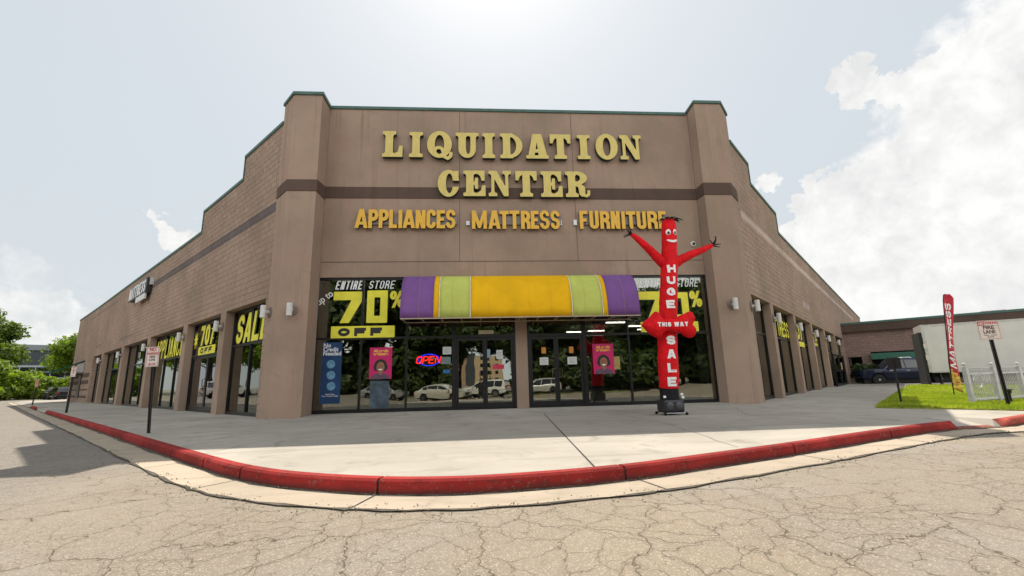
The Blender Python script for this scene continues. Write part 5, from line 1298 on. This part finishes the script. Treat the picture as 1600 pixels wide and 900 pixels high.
        put('mirror', MB().box(gh[-1][0]-.38, gh[-1][0]-.22, s*(Wd+.10)-.09, s*(Wd+.10)+.09, belt+.02, belt+.17), M_TRIM if kind == 'pickup' else pm, t, bevel=.03)
        put('headlight', MB().box(hl-.28, hl-.015, s*Wd*.66-.17, s*Wd*.66+.17, P['hood']-.30, P['hood']-.14), M_HL, t, bevel=.03)
        put('taillight', MB().box(-hl-.005, -hl+.18, s*Wd*.74-.12, s*Wd*.74+.13, belt-.22, belt+.06 if kind == 'suv' else belt-.02), M_TL, t, bevel=.02)
        for wx in (fx, rx): wheel(t, wx, s*(Wd-.13), r, .23, s)
    mm = MB()
    for (a, b) in ((4, 5), (1, 0)):
        A, B = gs[a], gs[b]; off = .012 if a == 4 else -.012
        mm.poly([(lerp(A[1], B[0], .06)[0]+off, A[1][1]*.9, lerp(A[1], B[0], .06)[2]+.012), (lerp(A[2], B[3], .0)[0]+off, 0, A[3][2]+.004), (lerp(A[1], B[0], .06)[0]+off, -A[1][1]*.9, lerp(A[1], B[0], .06)[2]+.012), (B[0][0]-off*3, -B[0][1]*.88, B[0][2]+.05), (B[0][0]-off*3, B[0][1]*.88, B[0][2]+.05)])
    put('windscreen', mm, M_CARGL, t, fix=False).modifiers.new('thickness', 'SOLIDIFY').thickness = .01
    put('bumper', MB().box(hl-.12, hl+.03, -Wd*.80, Wd*.80, sill+.06, sill+.22), M_TRIM, t, bevel=.04); put('bumper', MB().box(-hl-.03, -hl+.12, -Wd*.80, Wd*.80, sill+.06, sill+.22), M_TRIM, t, bevel=.04)
    put('grille', MB().box(hl-.03, hl+.012, -Wd*.42, Wd*.42, P['hood']-.36, P['hood']-.14), M_TRIM, t, bevel=.02)
    put('underbody', MB().box(-hl+.25, hl-.25, -Wd*.72, Wd*.72, .2, sill+.35), M_TRIM, t)
    if kind == 'suv' or kind == 'pickup':
        for s in (1, -1): put('roof_rail', MB().tube([(gh[2][0]+.1, s*Wd*.62, P['roof']+.0), (gh[2][0]+.2, s*Wd*.62, P['roof']+.06), (gh[3][0]-.2, s*Wd*.62, P['roof']+.06), (gh[3][0]-.1, s*Wd*.62, P['roof'])], .02, 6), M_CHR if kind == 'pickup' else M_TRIM, t)
    return t
pang = math.atan2(-1.29, 3.06)
car('pickup_truck', (30.7, 15.95, -.14), pang+math.pi, 'dark blue crew cab pickup parked behind the white box truck', 'pickup', ('midnight_blue_paint', (.004, .011, .038), .3, .2, .03, 3, 0, .3), 'pickup')
car('suv', (-58.6, 53.4, -.15), R(-38)+math.pi, 'black SUV parked below the trees beyond the left end of the store', 'car', ('black_paint', (.008, .008, .009), .2, .2, .03, 3, 0, 1), 'suv')
car('suv', (-62.5, 57.2, -.15), R(-60), 'dark grey SUV half hidden behind the black SUV and the bright bushes', 'car', ('charcoal_paint', (.02, .02, .022), .25, .3, .03, 3, 0, 1), 'suv')
# box truck
tr = thing('box_truck', (26.55, 10.05, -.14), 'white box truck with a black folded liftgate parked beyond the lawn', 'truck', rz=R(-38))
M_TW = plain('truck_white', (.60, .585, .55), .55, var=.05, scale=1.5)
put('cargo_box', MB().box(.12, 7.4, 0, 2.45, .93, 3.66), M_TW, tr, bevel=.02)
m = MB(); m.box(.10, 7.42, -.015, .05, 3.56, 3.69); m.box(.0, .14, -.02, 2.47, .88, 3.70); m.box(.10, 7.42, -.012, .03, .86, .95); put('edge_rail', m, plain('truck_rail', (.50, .49, .46), .4, .3), tr)
m = MB(); m.box(-.16, -.01, .04, 2.4, .02, 3.25); put('liftgate', m, plain('liftgate_black', (.012, .012, .013), .6), tr)
m = MB()
for z in (1.62, 2.28): m.box(-.03, .13, -.035, -.021, z, z+.28)
put('reflector', m, plain('hinge_pale', (.6, .58, .5), .4), tr)
put('tool_box', MB().box(1.75, 3.0, .03, .6, .30, .85), M_TW, tr, bevel=.015)
m = MB(); m.box(.2, 9.4, .7, .85, .55, .9); m.box(.2, 9.4, 1.6, 1.75, .55, .9); put('chassis', m, M_TRIM, tr)
for x in (4.9, 8.9):
    for y, s in ((.18, -1), (2.27, 1)): wheel(tr, x, y, .42, .3, s)
put('mud_flap', MB().box(.45, .52, .1, .55, .2, .85), M_TRIM, tr)
put('cab', MB().prism([(7.55, .5), (9.7, .5), (9.75, 1.35), (9.3, 1.55), (8.75, 2.55), (7.55, 2.6)], 0, 2.2), M_TW, tr, Matrix(((1, 0, 0, 0), (0, 0, -1, 2.33), (0, 1, 0, 0), (0, 0, 0, 1))), bevel=.06)
put('window', MB().box(7.9, 8.75, .10, .125, 1.6, 2.3), M_CARGL, tr)

# ================================================================ WING AND NEIGHBOURS
wg = thing('wing_building', (0, 0, 0), 'low brown block wing with a green roof edge behind the truck', 'building')
WO = FRt @ Vector((35.2, 0, 0)); FW = frame((S, -S, 0), (WO.x, WO.y, 0))
put('wall', MB().prism([(0, 0), (.1, 0), (.1, 2.05), (1.0, 2.05), (1.0, 0), (1.6, 0), (1.6, 2.4), (6.4, 2.4), (6.4, 0), (26, 0), (26, 4.1), (0, 4.1)], -.4, 0), M_WING, wg, FW)
put('fascia', MB().box(.02, 26, 4.06, 4.72, -.4, .30), M_BAND, wg, FW); put('coping', MB().box(.01, 26.1, 4.66, 4.82, -.45, .34), M_TEAL, wg, FW)
put('canopy', MB().box(1.62, 6.3, 1.80, 2.28, .0, .5), plain('green_fascia', (.03, .13, .085), .5), wg, FW)
put('back_panel', MB().box(.1, 26, .0, 4.0, -2.6, -2.5), M_DARK, wg, FW); put('roof', MB().box(0, 26, 3.9, 4.05, -8, -.41), M_DARK, wg, FW)
put('plinth_course', MB().box(1.02, 1.58, 1.18, 1.24, .0, .02), M_BAND, wg, FW)
hv = thing('rooftop_unit', tuple(FW @ Vector((9.1, 4.06, -3.2))), 'pale rooftop air unit showing above the green roof edge of the wing', 'air unit', rz=-.785)
put('casing', MB().box(-.6, .6, -.5, .5, 0, .98), plain('unit_grey', (.42, .42, .40), .5, .2), hv, bevel=.02); put('hood', MB().box(-.65, .65, -.55, .55, .98, 1.06), plain('unit_grey', (.42, .42, .40), .5, .2), hv); put('louvre', MB().box(.1, .5, -.52, -.50, .3, .9), M_TRIM, hv)
# open glass storm doors at the far end of the right flank
vd = thing('storm_door', tuple(FRt @ Vector((26.0, 0, 0))), 'black framed glass storm enclosure standing open at the far end of the right flank', 'door', mat=at(FRt, 24.6, 0, .05))
m = MB()
for a in (0, 3.3, 6.2): m.box(a, a+.12, 0, 2.06, .0, .12)
m.box(.12, 3.3, 1.96, 2.06, .01, .11); m.box(3.42, 6.2, 1.96, 2.06, .01, .11); m.box(.12, 3.3, .93, 1.03, .01, .11); m.box(3.42, 6.2, .93, 1.03, .01, .11); m.box(.12, 3.3, 0, .14, .01, .11); m.box(3.42, 6.2, 0, .14, .01, .11)
put('frame', m, M_BLK, vd)
for a in (.12, 3.42):
    for z0, z1 in ((.14, .93), (1.03, 1.96)): put('pane', MB().box(a, a+(3.18 if a < 1 else 2.78), z0, z1, .055, .065), M_GL, vd)
put('notice_card', MB().box(4.1, 4.9, 1.05, 1.55, .07, .075), plain('peach_card', (.55, .33, .2), .6), vd)
# green side awning at the far end of the left flank
la = thing('awning', (0, 0, 0), 'small green wedge awning with a pale end panel at the far left end', 'awning', mat=at(FL, -44.2, 0, .012))
pf_ = [(0, 3.42), (0, 2.35), (1.75, 2.35), (1.75, 2.48)]
def wedge(x0, x1, pf):
    m = MB(); n = len(pf)
    m.v = [(x0, z, c) for c, z in pf]+[(x1, z, c) for c, z in pf]; m.f = [tuple(range(n)), tuple(range(n, 2*n))]+[(k, (k+1) % n, n+(k+1) % n, n+k) for k in range(n)]; m.m = [0]*len(m.f); return m
put('canopy', wedge(-4.0, 2.6, [(0, 3.45), (0, 3.37), (1.8, 2.42), (1.86, 2.5)]), M_TEALD, la); put('end_panel', wedge(2.5, 2.56, [(0.0, 3.30), (0, 2.45), (.45, 2.45), (.45, 3.08)]), plain('pale_panel', (.36, .37, .35), .6), la)
put('brace', MB().box(2.58, 2.64, 2.2, 2.3, 0, 1.5), M_BLK, la)

# ================================================================ TREES, BUSHES
def crown_mesh(name, blobs, n, size, mat, seed=0, droop=.3):
    rnd = random.Random(seed); V = []; F = []
    vols = [b[3]**2 for b in blobs]; tot = sum(vols)
    for (cx_, cy_, cz_, r), vol in zip(blobs, vols):
        for k in range(int(n*vol/tot)):
            d = Vector((rnd.gauss(0, 1), rnd.gauss(0, 1), rnd.gauss(0, 1))).normalized(); q = r*(rnd.random()**.33)*(1+.25*math.sin(d.x*7+seed)*math.cos(d.z*6+d.y*5))
            p = Vector((cx_, cy_, cz_))+Vector((d.x, d.y, d.z*.85))*q
            a = Vector((rnd.gauss(0, 1), rnd.gauss(0, 1), rnd.gauss(0, .6))).normalized(); b = (a.cross(d+Vector((.01, .02, .3)))).normalized()
            s = size*rnd.uniform(.6, 1.3); i = len(V)
            V += [tuple(p-a*s*.5), tuple(p+b*s*.32), tuple(p+a*s*.6+Vector((0, 0, -droop*s))), tuple(p-b*s*.32)]; F.append((i, i+1, i+2, i+3))
    me = bpy.data.meshes.new(name); me.from_pydata(V, [], F); me.materials.append(mat); return me
def make_tree(H, spread, seed, mat, n=9000, leaf=.42, trunk_r=.22, low=.3):
    rnd = random.Random(seed); m = MB(); blobs = []
    tip = Vector((rnd.uniform(-.4, .4), rnd.uniform(-.4, .4), H*.62))
    m.tube([(0, 0, -.1), (.05, .02, H*.15), (tip.x*.4, tip.y*.4, H*.36), tuple(tip)], [trunk_r*1.35, trunk_r, trunk_r*.75, trunk_r*.35], 10)
    for k in range(11):
        a = k*2.4+rnd.uniform(-.4, .4); z0 = H*(low+.32*k/11); L = spread*rnd.uniform(.55, 1.0)*(1-.35*k/11); e = Vector((math.cos(a)*L, math.sin(a)*L, z0+H*rnd.uniform(.10, .24)))
        s = Vector((tip.x*.5*z0/H, tip.y*.5*z0/H, z0)); mid = s.lerp(e, .5)+Vector((0, 0, H*.03)); m.tube([s, mid, e], [trunk_r*.4, trunk_r*.25, trunk_r*.08], 6)
        blobs.append((*e, spread*rnd.uniform(.26, .42))); q = s.lerp(e, .62); blobs.append((q.x+rnd.uniform(-.5, .5), q.y+rnd.uniform(-.5, .5), q.z+H*.05, spread*rnd.uniform(.2, .34)))
    for k in range(6): blobs.append((rnd.uniform(-.35, .35)*spread, rnd.uniform(-.35, .35)*spread, H*rnd.uniform(.66, .90), spread*rnd.uniform(.25, .40)))
    return m.mesh('trunk', M_BARK, smooth=True), crown_mesh('crown', blobs, n, leaf, mat, seed)
def place_tree(ms, loc, label, rz=0, sc=1, group=None, cat='tree', name='tree'):
    t = thing(name, loc, label, cat, group, rz=rz); t.scale = (sc, sc, sc); link('trunk', ms[0], t); link('crown', ms[1], t); return t
TA = make_tree(12.5, 5.2, 3, M_LEAF, 13000, .5); TB = make_tree(11, 5.5, 8, leaf_mat('yellow_green_leaves', (.11, .18, .016), (.25, .32, .03), .55), 12000, .46); TC = make_tree(13, 6.2, 15, M_LEAF3, 16000, .6)
def make_bush(w, h, seed, mat, n, leaf):
    rnd = random.Random(seed); bl = [(rnd.uniform(-.5, .5)*w, rnd.uniform(-.3, .3)*w, h*rnd.uniform(.25, .75), w*rnd.uniform(.20, .34)) for k in range(12)]; m = MB()
    for k in range(5): m.tube([(0, 0, 0), (rnd.uniform(-.2, .2)*w, rnd.uniform(-.2, .2)*w, h*.4), (rnd.uniform(-.4, .4)*w, rnd.uniform(-.3, .3)*w, h*.7)], [.06, .04, .015], 6)
    return m.mesh('stem', M_BARK), crown_mesh('foliage', bl, n, leaf, mat, seed)
def place_bush(ms, loc, label, rz=0, sc=1, group=None):
    t = thing('bush', loc, label, 'bush', group, rz=rz); t.scale = (sc, sc, sc); link('stem', ms[0], t); link('foliage', ms[1], t); return t
BA = make_bush(5.5, 4.6, 21, M_LEAF2, 9000, .42); BB = make_bush(3.2, 2.6, 5, M_LEAF2, 5000, .34); BC = make_bush(1.6, 1.5, 9, M_LEAF3, 2500, .22)
place_tree(TA, (-76.8, 59.0, -.15), 'dense mid green tree standing tallest at the far left edge', 0, 1.16)
place_tree(TB, (-71, 74, -.15), 'yellow green spreading tree rising just left of the store end', 1, 1.22)
place_tree(TB, (-84, 88, -.15), 'thin topped tree behind the grey blue building', 2.2, 1.1)
place_bush(BA, (-71, 55.5, -.15), 'large bright yellow green bush at the far left lot edge', 0, 1.25); place_bush(BA, (-74, 64, -.15), 'bright bush between the big tree and the grey blue building', 2, .95)
place_bush(BB, (-68.0, 59.5, -.15), 'smaller bright bush right of the large one behind the parked cars', 1, 1.45); place_bush(BB, (-62.5, 60.5, -.15), 'bright bush behind the black SUV', 3, 1.3)
place_bush(BA, (-66, 47.5, -.15), 'long bright green bush cut by the left frame edge', 4, 1.0)
nb = thing('neighbour_building', (-92, 98, -.15), 'grey blue building with a strip of windows half hidden by trees', 'building', rz=R(43))
M_GB = plain('grey_blue_wall', (.060, .068, .085), .8)
put('wall', MB().box(-14, 16, 0, 10, 0, 10.2), M_GB, nb); put('roof', MB().box(-14.3, 16.3, -.4, 10.4, 10.2, 11.4), plain('grey_roof', (.22, .24, .26), .6), nb)
for k in range(12):
    x = -13+2.4*k; w_ = put('window', MB().box(x, x+2.2, -.05, .05, 4.2, 6.6), M_CARGL, nb); m = MB(); m.box(x-.1, x+.05, -.1, -.05, 4.2, 6.6); m.box(x-.1, x+2.3, -.1, -.05, 6.5, 6.9); m.box(x-.1, x+2.3, -.1, -.05, 4.0, 4.25); m.box(x+.05, x+2.2, -.1, -.05, 5.4, 5.55); put('frame', m, plain('pale_frame', (.4, .42, .43), .5), w_)
sh = FW @ Vector((1.2, 0, 1.4)); place_bush(BC, (sh.x-.3, sh.y-.6, 0), 'dark shrub in the shaded corner between the right flank and the wing', 0, 1.15)
place_tree(TB, (62, 40, -.15), 'tree top peeking over the wing roof beside the air unit', 0, .72)
m = MB(); random.seed(5)
for k in range(9): 
    a = (-90+7*k, 48+4.5*k)
structure('verge', MB().prism([(-140, 40), (-75, 50.5), (-58, 64), (-50, 120), (-140, 160)], -.15, -.10), plain('leaf_litter', (.06, .055, .03), .95, var=.5, scale=.5))

# ================================================================ ACROSS THE LOT (behind the camera, mirrored in the glass)
car('sedan', (-3.1, -25.3, -.72), R(28), 'silver white sedan parked across the lot, mirrored in the left window', 'car', ('pearl_paint', (.62, .59, .52), .25, .2, .02, 3, 0, 1), 'sedan')
car('suv', (.6, -33, -.72), R(205), 'white SUV parked across the lot, mirrored in the left entrance doors', 'car', ('white_car_paint', (.70, .69, .66), .25, 0, .02, 3, 0, 1), 'suv')
car('sedan', (-9.5, -33.3, -.72), R(20), 'silver sedan behind the pearl sedan across the lot', 'car', ('silver_paint', (.38, .38, .38), .25, .4, .02, 3, 0, 1), 'sedan')
car('suv', (6.9, -39.8, -.72), R(180), 'pale SUV parked farthest across the lot, mirrored in the right doors', 'car', ('grey_car_paint', (.50, .50, .48), .25, .2, .02, 3, 0, 1), 'suv')
car('suv', (-42, 19, -.15), R(230), 'white SUV beyond the frame mirrored in the SALE window', 'car', ('white_car_paint', (.70, .69, .66), .25, 0, .02, 3, 0, 1), 'suv')
for k, (x, y, sc, ms, rz) in enumerate([(-17, -50, 1.55, TC, 2), (-9.5, -54, 1.6, TC, 4.4), (-13.5, -46, 1.5, TC, 5.3), (-25, -50, 1.6, TC, 3.3), (5.0, -56, .95, TC, 5), (15, -58, .9, TC, 2.2), (31, -60, 1.3, TC, 1.1), (-28, -54, 1.3, TC, .3), (-22, -44, 1.45, TC, 0), (-3.2, -60, 1.3, TC, 1.2), (-7.0, -49, .95, TC, 3), (8.6, -46, 1.05, TC, 2), (19.5, -50, .85, TC, .6), (26, -44, 1.1, TC, 4), (-33, -40, 1.1, TC, 5), (36, -50, 1.2, TC, 2.5), (13, -58, 1.2, TC, 5.5), (-60, 8, 1.0, TC, 1), (-66, -12, 1.1, TC, 2), (-56, 24, .9, TA, 3), (-52, 17, 1.0, TB, 2), (-60, 31, 1.0, TA, 5), (-68, 36, 1.2, TB, .5), (-48, 8, .9, TA, 4), (-72, 28, 1.3, TC, 2), (60, -4, 1.0, TC, 4)]):
    place_tree(ms, (x, y, -.72 if y < -20 else -.15), 'dark green tree lining the far side of the lot, seen only in the glass', rz, sc, 'trees across the lot')
for k, (x, y, sc, rz) in enumerate([(-16, -40, 1.5, 0), (-12, -41, 1.7, .5), (-9, -41, 1.4, 1), (-20, -40, 1.7, 2.5), (15, -42, 1.7, 4), (18, -40, 1.8, 2), (5, -43, 1.3, 2), (12, -41, 1.6, 3), (21, -40, 1.4, 4), (-26, -38, 1.5, 5), (-30, -43, 3.2, 1), (-23, -43.5, 3.0, 2), (-17, -43.5, 3.2, 3), (-11, -44, 2.8, 4), (-5.5, -44.5, 2.2, 5), (9, -44, 3.0, .5), (15, -45, 3.2, 1.5), (22, -45, 3.2, 2.5), (29, -44, 3.2, 3.5), (36, -45, 3.2, 4.5)]):
    place_bush(BC, (x, y, -.72), 'dark hedge bush at the far lot edge, seen only in the glass', rz, sc*1.6, 'hedge bushes across the lot')
structure('far_verge', MB().prism([(-90, -62), (90, -62), (90, -38.5), (-90, -38.5)], -.72, -.62), plain('dry_lawn', (.11, .13, .03), .95, var=.4, scale=.4))
ho = thing('hotel_building', (-9, -185, -.8), 'beige four storey hotel far across the lot, mirrored in the glass doors', 'building')
M_HB, M_HT = plain('hotel_beige', (.52, .40, .25), .8), plain('hotel_tan', (.42, .28, .18), .8)
put('wall', MB().box(-9, 3, -12, 0, 0, 14), M_HT, ho); put('wall', MB().box(6.5, 19, -12, .6, 0, 12.5), M_HB, ho); put('wall', MB().box(3, 6.5, -11, .4, 0, 13.5), plain('hotel_slate', (.05, .06, .075), .7), ho)
put('parapet', MB().box(-9.4, 3.2, -12.4, .4, 14, 14.6), M_HB, ho)
for fl_ in range(4):
    for k in range(8):
        x = -8.2+3.4*k
        if 2 < x+1 < 7.5: continue
        y = .62 if x > 6 else .02
        if x < 17.5: put('window', MB().box(x, x+1.5, y-.1, y+.03, 1.2+3.1*fl_, 2.9+3.1*fl_), M_CARGL, ho)
oh = thing('hotel_annex', (57, -128, -.8), 'golden yellow three storey block far across the lot, mirrored in the right window', 'building')
put('wall', MB().box(-5, 5, -10, 0, 0, 14), plain('hotel_gold', (.55, .30, .05), .8), oh); put('roof', MB().box(-5.4, 5.4, -10.5, .5, 14, 14.6), M_HT, oh)
for fl_ in range(4):
    for k in range(3): put('window', MB().box(-4.2+3.3*k, -2.6+3.3*k, -.1, .03, 1.2+3.2*fl_, 2.9+3.2*fl_), M_CARGL, oh)
# parking stripes across the lot
m = MB()
for k in range(14):
    x = -20+2.8*k; m.prism([(x, -35.3), (x+.12, -35.3), (x+.12, -30.3), (x, -30.3)], -.717, -.714)
structure('parking_stripe', m, plain('stripe_paint', (.6, .6, .57), .7))
# ---------------------------------------------------------------- the photographer, visible only as a reflection
def photographer():
    t = thing('person', (.02, -15.42, -.74), 'person in dark clothes with hands raised to the face, mirrored in the entrance doors', 'person')
    J = {'pelvis': ((0, 0, .93), .15), 'belly': ((0, .01, 1.08), .135), 'chest': ((0, 0, 1.28), .16), 'neck': ((0, .0, 1.44), .06), 'headb': ((0, .03, 1.52), .075), 'head': ((0, .03, 1.62), .095), 'crown': ((0, .01, 1.70), .07)}
    E_ = [('pelvis', 'belly'), ('belly', 'chest'), ('chest', 'neck'), ('neck', 'headb'), ('headb', 'head'), ('head', 'crown')]
    for s, n in ((1, 'r'), (-1, 'l')):
        J.update({n+'sh': ((s*.19, 0, 1.37), .068), n+'el': ((s*.27, .14, 1.17), .048), n+'wr': ((s*.15, .26, 1.42), .033), n+'pa': ((s*.12, .27, 1.49), .036), n+'hip': ((s*.095, 0, .88), .10), n+'kn': ((s*.12, .03, .48), .062), n+'an': ((s*.13, 0, .09), .043), n+'to': ((s*.15, .17, .045), .036)})
        E_ += [('chest', n+'sh'), (n+'sh', n+'el'), (n+'el', n+'wr'), (n+'wr', n+'pa'), ('pelvis', n+'hip'), (n+'hip', n+'kn'), (n+'kn', n+'an'), (n+'an', n+'to')]
        for f in range(4):
            J[n+'f%d' % f] = ((s*(.125-.012*f), .285+.004*f, 1.535-.006*f), .011); J[n+'g%d' % f] = ((s*(.095-.010*f), .30, 1.56-.01*f), .009); E_ += [(n+'pa', n+'f%d' % f), (n+'f%d' % f, n+'g%d' % f)]
        J[n+'th'] = ((s*.085, .25, 1.50), .011); E_.append((n+'pa', n+'th'))
    ks = list(J); me = bpy.data.meshes.new('body'); me.from_pydata([J[k][0] for k in ks], [(ks.index(a), ks.index(b)) for a, b in E_], []); me.materials.append(plain('dark_cloth', (.018, .018, .021), .85)); me.materials.append(plain('skin', (.38, .22, .15), .55))
    o = link('body', me, t); o.modifiers.new('skin', 'SKIN'); ss = o.modifiers.new('sub', 'SUBSURF'); ss.levels = ss.render_levels = 1
    for k, d in zip(ks, me.skin_vertices[0].data if me.skin_vertices else []): d.radius = (J[k][1], J[k][1])
    if not me.skin_vertices:
        pass
    else: me.skin_vertices[0].data[0].use_root = True
    put('face', MB().lathe([(.02, -.11), (.065, -.085), (.082, -.02), (.078, .05), (.04, .10)], c=(0, .062, 1.60), seg=18, sy=.75), MATS['skin'], t, smooth=True)
    m = MB(); m.lathe([(.012, 0), (.020, .02), (.012, .05)], c=(0, .128, 1.575), seg=8)
    for s in (1, -1): m.lathe([(.012, -.02), (.018, 0), (.012, .025)], c=(s*.088, .03, 1.60), seg=8)
    put('nose_and_ears', m, MATS['skin'], t, smooth=True)
    m = MB()
    for s in (1, -1): m.lathe([(.008, -.006), (.012, 0), (.008, .006)], c=(s*.032, .118, 1.615), seg=8)
    m.lathe([(.02, -.004), (.022, 0), (.02, .004)], c=(0, .112, 1.545), seg=8, sy=.4); put('eyes_and_mouth', m, M_INK, t)
    put('hair', MB().lathe([(.093, -.03), (.104, .04), (.092, .09), (.05, .125), (.01, .135)], c=(0, .0, 1.62), seg=18), plain('dark_hair', (.015, .011, .009), .6), t, smooth=True)
photographer()
